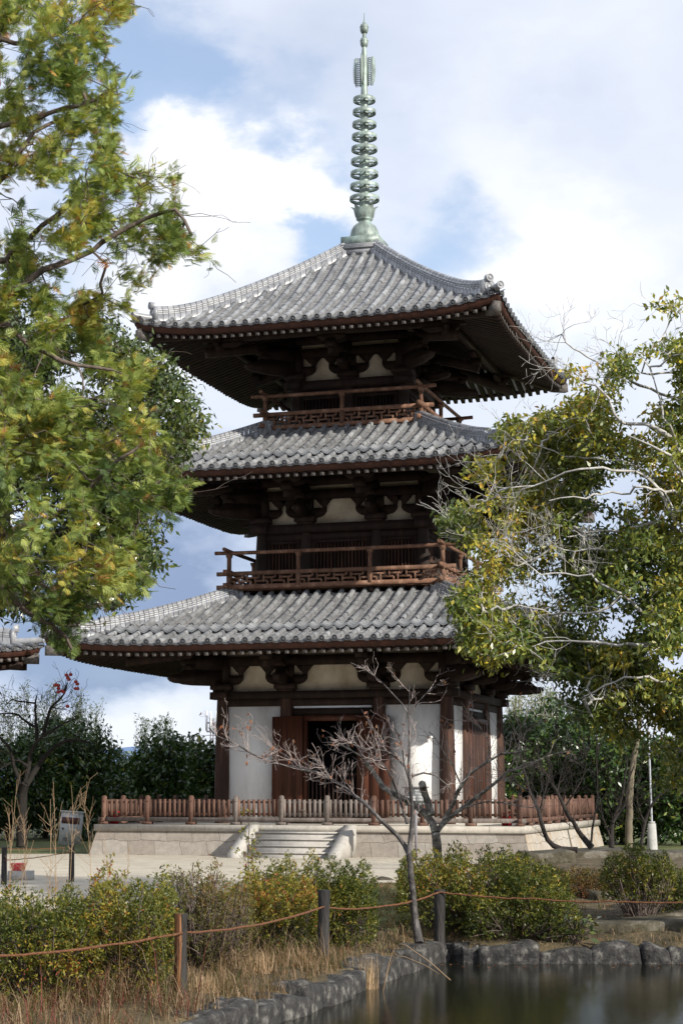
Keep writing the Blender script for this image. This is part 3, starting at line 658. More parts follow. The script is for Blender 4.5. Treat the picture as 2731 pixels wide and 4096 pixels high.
M['gravel'] = mat('pale_gravel', (.38, .335, .26), (.54, .485, .39), 2.4, (1, 1, 1), .95, .6, 45, detail=14, c3=(.47, .42, .335))
def sheet(name, Rs, Ds, dz, m, mask=None):
    Rg, Dg = np.meshgrid(Rs, Ds); z = ground_h(Rg, Dg) + dz
    P = CAM[None, None] * [1, 1, 0] + Rg[..., None] * RT + Dg[..., None] * HF; P[..., 2] = z
    mb = MB(); grid(mb, P)
    if mask is not None:
        F = mb.f[0]; cR = Rg.ravel()[F].mean(1); cD = Dg.ravel()[F].mean(1); k = mask(cR, cD); mb.f[0] = F[k]; mb.t[0] = mb.t[0][k]; mb.mi[0] = mb.mi[0][k]
    o = obj(name, mb, m, smooth=True); tag(o, kind='structure'); return o
Rs = np.concatenate([-np.geomspace(1500, 9, 26), np.arange(-8.5, 9.5, .16), np.geomspace(10, 1500, 26)])
Ds = np.concatenate([-np.geomspace(400, 3, 8), np.arange(0, 12, .8), np.arange(12, 34, .16), np.arange(34, 60, .6), np.geomspace(61, 2500, 22)])
sheet('ground', Rs, Ds, 0, M['ground'])
sheet('gravel_court', np.concatenate([np.arange(-60, -12, 4.), np.arange(-12, 4.2, .4)]), np.arange(27.6, 49.4, .4), .012, M['gravel'], lambda R, D: (R < 3.6 + .3 * np.sin(D)) & ~((R > 3.0) & (D < 42)) & ~((R > -.6) & (D < 33.6)))
sheet('lawn', np.concatenate([np.arange(-60, -12, 4.), np.arange(-12, 60, .8)]), np.arange(24.6, 33.6, .4), .008, M['lawn'], lambda R, D: (R < 2.6) & (R > -.8) & (dist_poly(R, D, POND) > .9))
sheet('far_lawn', np.arange(-80, 80, 4.), np.arange(49.4, 110, 2.), .008, M['lawn'])
# pond water
def water_mat():
    m = bpy.data.materials.new('pond_water'); m.use_nodes = True; nt = m.node_tree; L = nt.links.new; b = nt.nodes['Principled BSDF']
    b.inputs['Base Color'].default_value = (.011, .012, .008, 1); b.inputs['Roughness'].default_value = .05; b.inputs['IOR'].default_value = 1.33; b.inputs['Specular IOR Level'].default_value = .36
    tc = nd(nt, 'ShaderNodeTexCoord'); h = None
    for s_, w_, st in ((13., .6, (1, 1, 1)), (45., .5, (1, 1, 1)), (3.2, .5, (1, 1, 1))):
        mp = nd(nt, 'ShaderNodeMapping'); mp.inputs['Scale'].default_value = st; mp.inputs['Rotation'].default_value = (0, 0, YAW); L(tc.outputs['Object'], mp.inputs[0])
        n = nd(nt, 'ShaderNodeTexNoise'); n.inputs['Scale'].default_value = s_; n.inputs['Detail'].default_value = 3; L(mp.outputs[0], n.inputs['Vector'])
        q = nd(nt, 'ShaderNodeMath'); q.operation = 'MULTIPLY'; L(n.outputs['Fac'], q.inputs[0]); q.inputs[1].default_value = w_
        if h is None: h = q.outputs[0]
        else:
            a = nd(nt, 'ShaderNodeMath'); L(h, a.inputs[0]); L(q.outputs[0], a.inputs[1]); h = a.outputs[0]
    bp = nd(nt, 'ShaderNodeBump'); bp.inputs['Strength'].default_value = .11; bp.inputs['Distance'].default_value = .02; L(h, bp.inputs['Height']); L(bp.outputs[0], b.inputs['Normal'])
    return m
wm = MB(); q = np.array([RD(r, d, WZ) for r, d in POND + 0.0]); cen = POND.mean(0); qq = [RD(cen[0] + (r - cen[0]) * 1.02, cen[1] + (d - cen[1]) * 1.02, WZ) for r, d in POND]
wm.add(np.array(qq), [list(range(len(qq)))]); tag(obj('pond_water', wm, water_mat()), kind='structure')
# far hill
hm = MB(); nx = 60; hr = np.linspace(-1500, 600, nx)
prof = 70 + 60 * np.exp(-((hr + 520) / 180.) ** 2) + 14 * np.sin(hr / 70.) + 8 * np.sin(hr / 23.)
P = np.array([[RD(r, 3000 + 600 * k, 0) + np.array([0, 0, p * math.sin(k * math.pi / 2)]) for r, p in zip(hr, prof * .75)] for k in (0, .25, .5, .75, 1)])
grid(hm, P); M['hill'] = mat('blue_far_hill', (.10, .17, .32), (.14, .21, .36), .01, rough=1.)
tag(obj('hill', hm, M['hill'], smooth=True), kind='structure')

# ------------------------------------------------------------------ stone platform and its stairs
plat = thing('stone_platform', 'square granite platform under the pagoda with front steps', 'platform', (0, 0, GZ))
def frust(a0, z0, a1, z1, side_mi=True):
    mb = MB(); c = [(-1, -1), (1, -1), (1, 1), (-1, 1)]
    V = [[x * a0, y * a0, z0] for x, y in c] + [[x * a1, y * a1, z1] for x, y in c]
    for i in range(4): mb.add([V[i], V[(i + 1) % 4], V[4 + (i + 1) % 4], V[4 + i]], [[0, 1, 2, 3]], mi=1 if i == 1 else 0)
    mb.add(V[4:], [[0, 1, 2, 3]]); return mb
obj('retaining_wall', frust(6.02, GZ - .3, 5.80, .825), [M['plinth'], M['plinth_side']], plat)
cp = MB(); cp.bb(-5.86, 5.86, -5.86, 5.86, .83, 1.0); obj('coping', cp, M['cap'], plat)
stp = MB(); nst = 5; rz_ = (1.0 - GZ) / nst
for i in range(1, nst):
    ya = -5.864 - .30 * (nst - 1 - i) - .30; stp.bb(-1.19, 1.15, ya + .025, -5.80, GZ - .1, GZ + rz_ * i - .045); stp.bb(-1.19, 1.15, ya, ya + .36, GZ + rz_ * i - .043, GZ + rz_ * i)
st = obj('stairs', stp, M['step'], plat)
for x0, x1 in ((-1.49, -1.192), (1.152, 1.45)):
    ck = MB(); ck.prism([(-5.80, 1.012), (-5.98, 1.012), (-7.36, .33), (-7.36, GZ - .1), (-5.80, GZ - .1)], (x0, 0, 0), (0, 1, 0), (0, 0, 1), (x1 - x0, 0, 0)); obj('stair_cheek', ck, M['step'], plat)
# ------------------------------------------------------------------ picket fence round the platform
fence = thing('picket_fence', 'brown wooden picket fence with gate standing round the stone platform edge', 'fence', (0, -5.7, 1.0))
F_ = 5.66; px = [-5.74, -4.46, -3.20, -1.92, -.645, .62, 1.89, 3.19, 4.46, 5.74]; px = [x * F_ / 5.74 for x in px]
def pick_w(v): return int(rng.rand() < v)
def fpost(side, x, grey):
    mb = MB(); a, b = .055, .055; mb.bb(x - a, x + a, -F_ - b, -F_ + b, 1.0, 1.73)
    mb.add([[x - a, -F_ - b, 1.73], [x + a, -F_ - b, 1.73], [x + a, -F_ + b, 1.73], [x - a, -F_ + b, 1.73], [x - a * .5, -F_ - b * .5, 1.765], [x + a * .5, -F_ - b * .5, 1.765], [x + a * .5, -F_ + b * .5, 1.765], [x - a * .5, -F_ + b * .5, 1.765]],
           [[0, 1, 5, 4], [1, 2, 6, 5], [2, 3, 7, 6], [3, 0, 4, 7], [4, 5, 6, 7]])
    mb.bb(x - .13, x + .13, -F_ - .09, -F_ + .09, 1.003, 1.075)
    for z in (1.28, 1.60): mb.tube([(x - .03, -F_ - .06, z), (x + .03, -F_ - .07, z + .02)], .012, 5)
    o = obj('fence_post', mb, M['fence_grey'] if grey else M['fence'], fence); o.rotation_euler = (0, 0, 0)
    return o
def place_side(o, q):
    if q:
        c, s_ = math.cos(q * math.pi / 2), math.sin(q * math.pi / 2); b = BASE[fence]
        o.rotation_euler = (0, 0, q * math.pi / 2); o.location = (c * b[0] - s_ * b[1] - b[0], s_ * b[0] + c * b[1] - b[1], 0)
for q in range(4):
    rl = MB(); rl.bb(-F_ - .15, F_ + .15, -F_ - .05, -F_ + .05, 1.08 + .001 * q, 1.19); 
    if q % 2: rl = MB(); rl.bb(-F_ - .13, F_ + .13, -F_ - .049, -F_ + .049, 1.082, 1.188)
    place_side(obj('base_rail', rl, M['fence_grey'] if q == 0 else M['fence'], fence), q)
    for i, x in enumerate(px[:-1] if True else px):
        place_side(fpost(q, x, q == 0 and 2 < i < 6), q)
        x0, x1 = x, px[i + 1]; gate = (q == 0 and i == 4)
        pn = MB(); pn.bb(x0 + .056, x1 - .056, -F_ + .022, -F_ + .05, 1.25, 1.31); pn.bb(x0 + .056, x1 - .056, -F_ + .022, -F_ + .05, 1.56, 1.615)
        n = 9; 
        for k in range(n):
            xx = x0 + (k + .5 + .0) * (x1 - x0) / n + .0; w_ = .048 if q != 1 else .05
            if q == 1: n_ = 9
            h_ = 1.66 + rng.normal(0, .006); tl = rng.normal(0, .004)
            pn.box((xx, -F_ + .008, (1.215 + h_) / 2), (.078 if q != 1 else .085, .024, h_ - 1.215), np.array([[1, 0, tl], [0, 1, 0], [-tl, 0, 1]]), rng.uniform(.1, .95))
        if gate: pn.bb(-.02 - .03, -.02 + .03, -F_ - .03, -F_ - .006, 1.22, 1.64, .6); pn.bb(-.10, .04, -F_ - .045, -F_ - .03, 1.36, 1.40, .1)
        place_side(obj('picket_gate' if gate else 'picket_panel', pn, M['fence_grey'] if (q == 0 and i in (4, 5)) else M['fence'], fence), q)

# ------------------------------------------------------------------ temple hall at the left edge
def build_hall():
    hall = thing('temple_hall', 'neighbouring temple hall with grey tiled roof at the left edge behind the pine branches', 'temple hall', (0, 0, 0))
    R = Roof(7.0, .8, 3.2, 2.35, .50, .026, .30, 5.0, False, 4.6, 0); R.zb = 0
    rf = build_roof(R, hall)
    wl = MB(); wl.bb(-4.4, 4.4, -4.4, 4.4, -4.6, float(R.zr(0, 4.5)) + .05); obj('wall', wl, M['plaster_old'], hall)
    for x in (-4.5, -1.5, 1.5, 4.5):
        for y in (-4.5, 4.5): obj('column', column(x, y, -4.6, .6, .2), M['wood_dark'], hall, smooth=True)
    for y in (-1.5, 1.5):
        for x in (-4.5, 4.5): obj('column', column(x, y, -4.6, .6, .2), M['wood_dark'], hall, smooth=True)
    th = math.radians(62); c, s_ = math.cos(th), math.sin(th)
    corner = np.array([c * 7.03 - s_ * 7.03, s_ * 7.03 + c * 7.03]) if False else np.array([c * 7.03 + s_ * -7.03 * -1, s_ * 7.03 + c * 7.03])
    # right end of the face that looks towards the camera: local corner (+7.03, -7.03)... rotated
    lc = np.array([7.03, 7.03]); corner = np.array([c * lc[0] - s_ * lc[1], s_ * lc[0] + c * lc[1]]) * 1.0
    lc = np.array([7.0, -7.0]); corner = np.array([c * lc[0] - s_ * lc[1], s_ * lc[0] + c * lc[1]])
    return hall, R, th
hall, HR, HTH = build_hall()
def put_hall():
    # the hall stands so that the right-hand corner of its roof is seen at the left edge
    tgt = at(98, 1478, 50.0)
    c, s_ = math.cos(HTH), math.sin(HTH); best = None
    for lx in (-7, 7):
        for ly in (-7, 7):
            w = np.array([c * lx - s_ * ly, s_ * lx + c * ly]); r = w @ RT[:2]
            if best is None or r > best[0]: best = (r, w)
    zc = float(HR.z(7.0, 7.0)) + .05
    hall.location = (tgt[0] - best[1][0], tgt[1] - best[1][1], tgt[2] - zc); hall.rotation_euler = (0, 0, HTH)
put_hall()

# ------------------------------------------------------------------ small things
def pointRD(u, v, z): return onz(u, v, z)
def bucket(u, label):
    k = dirv(u, 1890); p = CAM + k * ((-5.28 - CAM[1]) / k[1]); b = np.array([p[0], p[1], 1.004]); t = thing('red_bucket', label, 'bucket', b, 'red fire buckets on the platform')
    mb = MB(); mb.lathe([(0, .005), (.125, .005), (.155, .30), (.165, .305), (.165, .33), (.15, .33), (.12, .03), (0, .03)], b, 20); obj('body', mb, M['red_plastic'], t, smooth=False)
    h = MB(); th = np.linspace(0, math.pi, 12); h.tube([b + np.array([.16 * math.cos(a), .02, .31 - .10 * math.sin(a)]) for a in th], .006, 5); obj('handle', h, M['red_plastic'], t)
bucket(262, 'red fire bucket behind the pickets at the left end of the fence')
bucket(1163, 'red fire bucket behind the pickets near the right front corner of the platform')
def basin():
    p = onz(42, 2022, ground_h(-6.5, 33.2)); b = np.array([p[0], p[1], float(ground_h(*toRD(p)))])
    blk = MB(); blk.box(b + np.array([.06, 0, .09]), (.46, .28, .18), Matrix.Rotation(YAW, 3, 'Z')); o = obj('concrete_block', blk, M['concrete'], base=b); tag(o, 'pale concrete block under the red basin on the gravel', 'block')
    c = b + np.array([0, 0, .181]); mb = MB(); mb.lathe([(0, .004), (.115, .004), (.15, .13), (.158, .135), (.145, .14), (.11, .02), (0, .02)], c, 20)
    t = thing('plastic_basin', 'bright pink red plastic basin sitting on the concrete block', 'basin', c); obj('bowl', mb, M['pink_plastic'], t)
    h = MB(); h.tube([c + np.array([-.15 - .03 * math.sin(a), 0, .09 + .04 * math.cos(a)]) for a in np.linspace(0, math.pi, 7)], .008, 5); obj('handle', h, M['pink_plastic'], t)
basin()
def cabinet():
    D = 58.0; p = at(160, 1928, D); b = np.array([p[0], p[1], GZ]); t = thing('utility_cabinet', 'white metal utility cabinet leaning to one side on the grass', 'cabinet', b)
    f = MB(); w, d, h = .70, .40, 1.02
    f.bb(-w / 2, w / 2, -d / 2, d / 2, 0, h); f.bb(-w / 2 - .03, w / 2 + .03, -d / 2 - .03, d / 2 + .02, h, h + .035)
    o = obj('body', MBshift(f, b), M['white_paint'], t)
    dr = MB(); dr.bb(-w / 2 + .03, w / 2 - .12, -d / 2 - .012, -d / 2 - .001, .04, h - .04); do = obj('door', MBshift(dr, b), M['white_paint'], t)
    lb = MB(); lb.bb(-.31, .25, -d / 2 - .018, -d / 2 - .013, .66, .86); obj('label_plate', MBshift(lb, b), M['label_brown'], do)
    hn = MB(); hn.lathe([(0, 0), (.035, 0), (.035, .02), (0, .02)], (0, 0, 0), 12); hn.v = [v[:, [0, 2, 1]] * [1, -1, 1] + [-.25, -d / 2 - .012, .50] for v in hn.v]; obj('handle', MBshift(hn, b), M['metal_grey'], do)
    vt = MB()
    for k in range(3): vt.bb(-.22, -.08, -d / 2 - .02, -d / 2 - .013, .13 + .035 * k, .15 + .035 * k)
    obj('vent', MBshift(vt, b), M['metal_grey'], do)
    t.rotation_euler = (0, math.radians(4.5), YAW + .12)
def MBshift(mb, b): mb.v = [v + b for v in mb.v]; return mb
cabinet()
def sign():
    D = 44.9; p = at(955, 1950, D); b = np.array([p[0], p[1], GZ]); t = thing('information_sign', 'dark grey information board on a post before the platform, behind the bare cherry', 'sign', b)
    z0 = at(955, 3223 / SDP, D)[2]; z1 = at(955, 3153 / SDP, D)[2]; w = .27; o = np.zeros(3)
    po = MB(); po.bb(-.032, .032, -.02, .04, 0, z0 - GZ + .1); obj('post', MBshift(po, b), M['metal_grey'], t)
    z0 -= GZ; z1 -= GZ
    bd = MB(); bd.bb(-w, w, -.045, -.02, z0, z1); bo = obj('board', MBshift(bd, b), M['board'], t)
    cpx = MB(); cpx.bb(-w - .055, w + .055, -.075, .04, z1 + .012, z1 + .042); cpx.bb(-w - .012, w + .012, -.05, .02, z1 - .004, z1 + .012); obj('cap', MBshift(cpx, b), M['metal_grey'], t)
    H = z1 - z0; tx = MB()
    def bar(x0, x1, yf, h): tx.bb(x0 * w, x1 * w, -.0475, -.0452, z0 + H * yf - h / 2, z0 + H * yf + h / 2)
    for i in range(3):
        a = -.08 + i * .12; bar(a, a + .035, .87, .034); bar(a + .05, a + .095, .895, .008); bar(a + .05, a + .095, .87, .006); bar(a + .05, a + .095, .845, .008)
    for i in range(7): bar(-.08 + i * .045, -.08 + i * .045 + .034, .775, .011)
    for i in range(9): bar(-.05 + i * .06, -.05 + i * .06 + .048, .70, .013)
    bar(-.86, .86, .625, .003)
    for yf in (.545, .515, .485, .455, .395, .365, .335, .305): 
        bar(-.85, -.03, yf, .006); bar(.05, .5 + .33 * rng.rand(), yf, .006)
    for i, (a, b2) in enumerate(((.30, .42), (.47, .56), (.62, .74), (.78, .88))):
        bar(a, b2, .13, .004); bar(a, b2, .07, .004); bar(a, a + .02, .10, .03); bar(b2 - .02, b2, .10, .03); bar(a, b2, .10, .004)
    obj('lettering', MBshift(tx, b), M['ink'], bo); t.rotation_euler = (0, 0, YAW)
sign()
def lamp_pole():
    D = 53.0; p = at(1497, 1945, D); b = np.array([p[0], p[1], GZ]); t = thing('steel_pole', 'thin grey steel pole on a tall concrete footing at the right', 'pole', b)
    f = MB(); V = [[x * w, y * w, z] for z, w in ((0, .14), (.75, .105)) for x, y in ((-1, -1), (1, -1), (1, 1), (-1, 1))]
    f.add(np.array(V) + b, [[0, 1, 5, 4], [1, 2, 6, 5], [2, 3, 7, 6], [3, 0, 4, 7], [4, 5, 6, 7]]); f.box(b + np.array([0, 0, .78]), (.17, .17, .06)); obj('footing', f, M['concrete'], t)
    s_ = MB(); s_.tube([b + np.array([0, 0, .8]), b + np.array([-.02, 0, 2.6]), b + np.array([-.05, 0, 4.6])], .032, 10); obj('shaft', s_, mat('galvanised_steel', (.38, .40, .43), (.5, .52, .55), 4, rough=.4, metal=.4), t)
lamp_pole()
def telecom():
    D = 420.; p = at(490, 1690, D); b = np.array([p[0], p[1], GZ]); t = thing('telecom_tower', 'small distant telecom tower with white antennas left of the pagoda', 'tower', b)
    zt = at(490, 1630, D)[2]; mm = MB()
    for i in range(4):
        a = i * math.pi / 2 + .4; mm.tube([b + np.array([1.0 * math.cos(a), 1.0 * math.sin(a), 0]), np.array([b[0] + .55 * math.cos(a), b[1] + .55 * math.sin(a), zt - 2])], .12, 4)
    for k in range(12):
        z = GZ + (zt - 2 - GZ) * k / 12.; mm.box((b[0], b[1], z), (1.6, .12, .12)); mm.box((b[0], b[1], z), (.12, 1.6, .12))
    mm.lathe([(1.6, zt - 3.2), (1.6, zt - 2.9), (1.4, zt - 2.9)], (b[0], b[1], 0), 12); mm.lathe([(1.6, zt - 5.2), (1.6, zt - 4.9), (1.4, zt - 4.9)], (b[0], b[1], 0), 12)
    obj('mast', mm, M['metal_grey'], t); an = MB()
    for i in range(8):
        a = i * math.pi / 4; an.box((b[0] + 1.7 * math.cos(a), b[1] + 1.7 * math.sin(a), zt - 2.6), (.4, .4, 4.6 if i % 2 else 3.6))
    obj('antennas', an, M['white_paint'], t)
telecom()

# ------------------------------------------------------------------ rope fence posts and ropes
def rpost(u, vb, vt, name_label, r=.075, worn=False, D=17.6):
    p = at(u, vb, D); R_, D_ = toRD(p); zg = float(ground_h(R_, D_)) - .02
    ztop = at(u, vt, D_)[2]; b = np.array([p[0], p[1], zg]); t = thing('rope_post', name_label, 'post', b, 'charred posts of the rope fence')
    mb = MB(); n = 8; lean = rng.normal(0, .012, 2)
    zz = np.linspace(-.15, ztop - zg, n); P = np.stack([b[0] + lean[0] * zz, b[1] + lean[1] * zz, b[2] + zz], -1)
    mb.tube(P, r * (1 + .05 * np.sin(zz * 9)), 12); obj('shaft', mb, M['char'], t)
    if worn:
        wb = MB(); x = -HF * .9 + RT * .1
        P2 = P[1:] + x * r * .30 + RT * (-.012); wb.tube(P2, r * .80, 10); obj('worn_face', wb, M['char_bare'], t)
    return b, ztop
posts = {}
posts['a'] = rpost(415, 2276, 2098, 'split charred post with worn orange wood face in the dry grass', .062, True, 17.8)
posts['b'] = rpost(742, 2178, 2044, 'black charred post in front of the azaleas at the middle of the bank', .075, False, 22.4)
posts['c'] = rpost(1008, 2150, 2043, 'black charred post beside the bare cherry trunk', .078, False, 25.0)
posts['d'] = rpost(165, 2012, 1940, 'dark post standing by the gravel behind the left bushes', .05, False, 34.)
posts['e'] = rpost(10, 2030, 1946, 'grey weathered post at the far left by the gravel', .05, False, 33.)
def rope(name_label, pts, r=.0125, sag=.10):
    mb = MB(); out = []
    for a, b in zip(pts[:-1], pts[1:]):
        for u in np.linspace(0, 1, 22)[:-1]:
            out.append(np.array(a) * (1 - u) + np.array(b) * u - np.array([0, 0, sag * 4 * u * (1 - u)]))
    out.append(np.array(pts[-1])); P = np.array(out); P += rng.normal(0, .0025, P.shape)
    mb.tube(P, r * (1 + .12 * rng.randn(len(P)).clip(-1, 1)), 6); o = obj('rope', mb, M['rope'], base=pts[0]); tag(o, name_label, 'rope', 'ropes strung between the posts'); return o
def on_post(k, v, u=None):
    b, zt = posts[k]; D = toRD(b)[1]; p = at(0, v, D); q = np.array([b[0], b[1], p[2]]) - HF * .08; return q
pa, pb, pc = on_post('a', 2142), on_post('b', 2082), on_post('c', 2048)
rope('orange brown rope running from the split post to the left edge', [pa, at(-10, 2196, 16.4), at(-160, 2210, 15.6)], sag=.03)
rope('orange brown rope sagging between the split post and the middle black post', [pa, pb], sag=.06)
rope('orange brown rope between the middle black post and the post by the cherry', [pb, at(885, 2080, 24.0), pc], sag=.03)
rope('orange brown rope running from the post by the cherry to the right edge', [pc, at(1230, 2064, 24.6), at(1400, 2070, 24.3), at(1640, 2069, 24.0)], sag=.02)
pd_, pe_ = on_post('d', 1955), on_post('e', 1975)
rope('thin orange rope between the two posts by the gravel', [pd_, pe_], .008, .03)
rope('thin orange rope crossing the grass behind the gravel posts', [at(-20, 1948, 38), at(150, 1947, 38)], .010, .02)

# ------------------------------------------------------------------ pond edge stones
def unit3(v): return v / np.maximum(np.linalg.norm(v, axis=-1, keepdims=True), 1e-9)
def rock(mb, c, size, rotz, seed, sharp=.22, nlat=17, nlon=30):
    r_ = np.random.RandomState(seed); th = np.linspace(0.02, math.pi - .02, nlat); ph = np.linspace(0, 2 * math.pi, nlon, endpoint=False)
    T, Pp = np.meshgrid(th, ph, indexing='ij'); d = np.stack([np.sin(T) * np.cos(Pp), np.sin(T) * np.sin(Pp), np.cos(T)], -1)
    e = .24; d = np.sign(d) * np.abs(d) ** e                     # boxy
    w_ = d * np.array(size) / 2; k = unit3(r_.normal(0, 1, (9, 3))); f = sum(np.abs(np.sin(w_ @ k[i] * (5 + 4.5 * i) + i * 1.7)) * .80 ** i for i in range(9)) / 2.7 - .75
    d = w_ + unit3(d) * (sharp * .20 * min(size[2], .5) * f)[..., None]; d[..., 2] += size[2] * .08 * np.sin(w_[..., 0] / size[0] * 5 + seed)
    c_, s_ = math.cos(rotz), math.sin(rotz); Rm = np.array([[c_, -s_, 0], [s_, c_, 0], [0, 0, 1]])
    V = (d.reshape(-1, 3) @ Rm.T) + np.array(c); i = np.arange(nlat - 1)[:, None] * nlon; j = np.arange(nlon)[None]; j2 = (j + 1) % nlon
    mb.add(V, np.stack([i + j, i + j2, i + nlon + j2, i + nlon + j], -1).reshape(-1, 4))
    for k0 in (0, (nlat - 1) * nlon):
        cv = V[k0:k0 + nlon]; mid = cv.mean(0); q_ = mid + (cv - mid) * .5; n_ = nlon; a = np.arange(n_); b_ = (a + 1) % n_
        mb.add(np.concatenate([cv, q_, [mid]]), np.stack([a, b_, b_ + n_, a + n_], 1)); mb.add(np.concatenate([q_, [mid]]), np.stack([a, b_, np.full(n_, n_)], 1))
    return mb
def bank_stone(R0, D0, R1, D1, top, seed, label, thick=.36, first=[]):
    a, b = RD(R0, D0), RD(R1, D1); L = np.linalg.norm(b - a); c = (a + b) / 2; ang = math.atan2(b[1] - a[1], b[0] - a[0]); zb = WZ - .25
    c[2] = (top + zb) / 2; mb = MB(); rr_ = np.random.RandomState(seed); rock(mb, c, (L * rr_.uniform(.97, 1.06), thick * rr_.uniform(.85, 1.25), top - zb), ang + rr_.normal(0, .05), seed, .75)
    o = obj('bank_stone', mb, M['rock'], base=(c[0], c[1], zb), smooth=False); tag(o, label, 'stone', 'stones edging the pond'); return o
# right bank, a straight row facing the camera
ur = [1062, 1095, 1232, 1352, 1470, 1532, 1640]
names_r = ['small grey pond edge stone in the corner where the two banks meet', 'long grey pond edge stone right of the bank corner, below the charred post', 'grey pond edge stone below the broad leaved plants', 'speckled grey pond edge stone below the dry turf, third from right', 'grey pond edge stone with pale lichen spots, second from the right edge', 'dark pond edge stone at the right edge of the photo']
for i in range(6):
    a = toRD(onz(ur[i], 2210, WZ))[0]; b = toRD(onz(ur[i + 1], 2210, WZ))[0]; off = .07 + (.06 if i == 0 else 0)
    bank_stone(a, SHORE_D + off, b, SHORE_D + off, -.215 + .035 * math.sin(i * 2.3), 30 + i, names_r[i], .42)
PLa = np.array(PL); seg = np.concatenate([[0], np.cumsum(np.linalg.norm(np.diff(PLa, axis=0), axis=1))])
def along(s_): return np.array([np.interp(s_, seg, PLa[:, 0]), np.interp(s_, seg, PLa[:, 1])])
cuts = np.linspace(seg[1] * .3, seg[-1], 15); cuts[-1] -= .1
cuts = cuts + np.concatenate([[0], rng.uniform(-.16, .16, 13), [0]])
lab_l = ['nearest', 'second nearest', 'third nearest', 'fourth nearest', 'fifth nearest', 'sixth nearest', 'seventh nearest', 'eighth nearest', 'ninth nearest', 'tenth nearest', 'fourth from the bank corner', 'third from the bank corner', 'second from the bank corner', 'last before the bank corner']
for i in range(14):
    a, b = along(cuts[i]), along(cuts[i + 1]); t_ = (b - a) / np.linalg.norm(b - a); nrm = np.array([-t_[1], t_[0]]) * .07
    a, b = a + nrm, b + nrm
    pale = i == 13
    o = bank_stone(a[0], a[1], b[0], b[1], -.20 + .045 * math.sin(i * 1.9), 50 + i, ('pale sunlit' if pale else 'dark mossy') + ' stone on the left pond bank, ' + lab_l[i], .44)
# rock slabs of the mound at the right
def slab(u0, u1, v, D, thick, depth, seed, label, dark=True):
    p0, p1 = at(u0, v, D), at(u1, v, D); c = (p0 + p1) / 2 + HF * depth / 2; c[2] -= thick / 2; mb = MB(); rock(mb, c, (np.linalg.norm(p1 - p0) * 1.05, depth, thick), YAW + .03 * seed % .2, 80 + seed, .3)
    o = obj('rock_slab', mb, M['rock_dark'], base=(c[0], c[1], c[2] - thick / 2)); tag(o, label, 'rock', 'rock slabs of the mound')
slab(1205, 1320, 1957, 35.5, .35, 1.6, 1, 'rounded grey rock on the mound before the platform corner')
slab(1290, 1480, 1953, 38.0, .30, 2.0, 2, 'long flat mossy slab along the top of the mound')
slab(1480, 1640, 1958, 37.0, .34, 1.6, 3, 'flat slab on the mound at the right edge, below the steel pole')
slab(1400, 1450, 1988, 34.0, .45, .8, 4, 'small upright rock behind the reddish azalea')
slab(1480, 1640, 2004, 33.0, .55, 1.0, 5, 'dark rock at the right edge below the flat slab')
slab(1350, 1500, 2052, 29.5, .55, 1.2, 6, 'stepped dark slab in the shade right of the reddish azalea')
slab(1440, 1560, 2085, 28.5, .40, 1.0, 7, 'low rock behind the thin stemmed azalea at the right')
slab(1330, 1600, 2118, 25.6, .30, 1.1, 8, 'broad pale flat stone lying behind the dry bank turf')
slab(1480, 1620, 2098, 26.8, .32, .9, 9, 'low dark rock at the right edge beneath the rope')
slab(865, 905, 2018, 34.5, .28, .5, 10, 'small pale boulder on the lawn left of the cherry trunk')
# ------------------------------------------------------------------ vegetation helpers
def unit(v): return v / np.maximum(np.linalg.norm(v, axis=-1, keepdims=True), 1e-9)
def leaves(mb, B, A, Nn, L, Wd, tint, fold=.15):
    A = unit(A); Sd = unit(np.cross(A, Nn)); Nn = np.cross(Sd, A); L = np.broadcast_to(L, (len(B),))[:, None]; Wd = np.broadcast_to(Wd, (len(B),))[:, None]
    m = B + A * L * .48
    V = np.stack([B, m + Sd * Wd / 2 + Nn * Wd * fold, B + A * L - Nn * L * .08, m - Sd * Wd / 2 + Nn * Wd * fold], 1)
    mb.add(V.reshape(-1, 3), np.arange(len(B) * 4).reshape(-1, 4), tint)
def rdir(n): return unit(rng.normal(0, 1, (n, 3)))
def resample(P, step):
    P = np.asarray(P, float); s_ = np.concatenate([[0], np.cumsum(np.linalg.norm(np.diff(P, axis=0), axis=1))]); n = max(3, int(s_[-1] / step) + 1); q = np.linspace(0, s_[-1], n)
    t = np.arange(len(P)); 
    # smooth through the points (Catmull-Rom by way of a fine cubic)
    out = []
    for i in range(len(P) - 1):
        p0 = P[max(i - 1, 0)]; p1 = P[i]; p2 = P[i + 1]; p3 = P[min(i + 2, len(P) - 1)]
        for u in np.linspace(0, 1, 9)[:-1]: out.append(.5 * (2 * p1 + (p2 - p0) * u + (2 * p0 - 5 * p1 + 4 * p2 - p3) * u * u + (3 * p1 - p0 - 3 * p2 + p3) * u ** 3))
    out.append(P[-1]); O = np.array(out); s_ = np.concatenate([[0], np.cumsum(np.linalg.norm(np.diff(O, axis=0), axis=1))]); q = np.linspace(0, s_[-1], n)
    return np.stack([np.interp(q, s_, O[:, i]) for i in range(3)], -1)
def limb(mb, P, r0, r1, k=7, wob=.01, pw=.8):
    P = resample(P, .16); n = len(P); P[1:-1] += rng.normal(0, wob, (n - 2, 3)); u = np.linspace(0, 1, n) ** pw
    mb.tube(P, (r0 + (r1 - r0) * u) * (1 + .06 * rng.randn(n)), k); return P
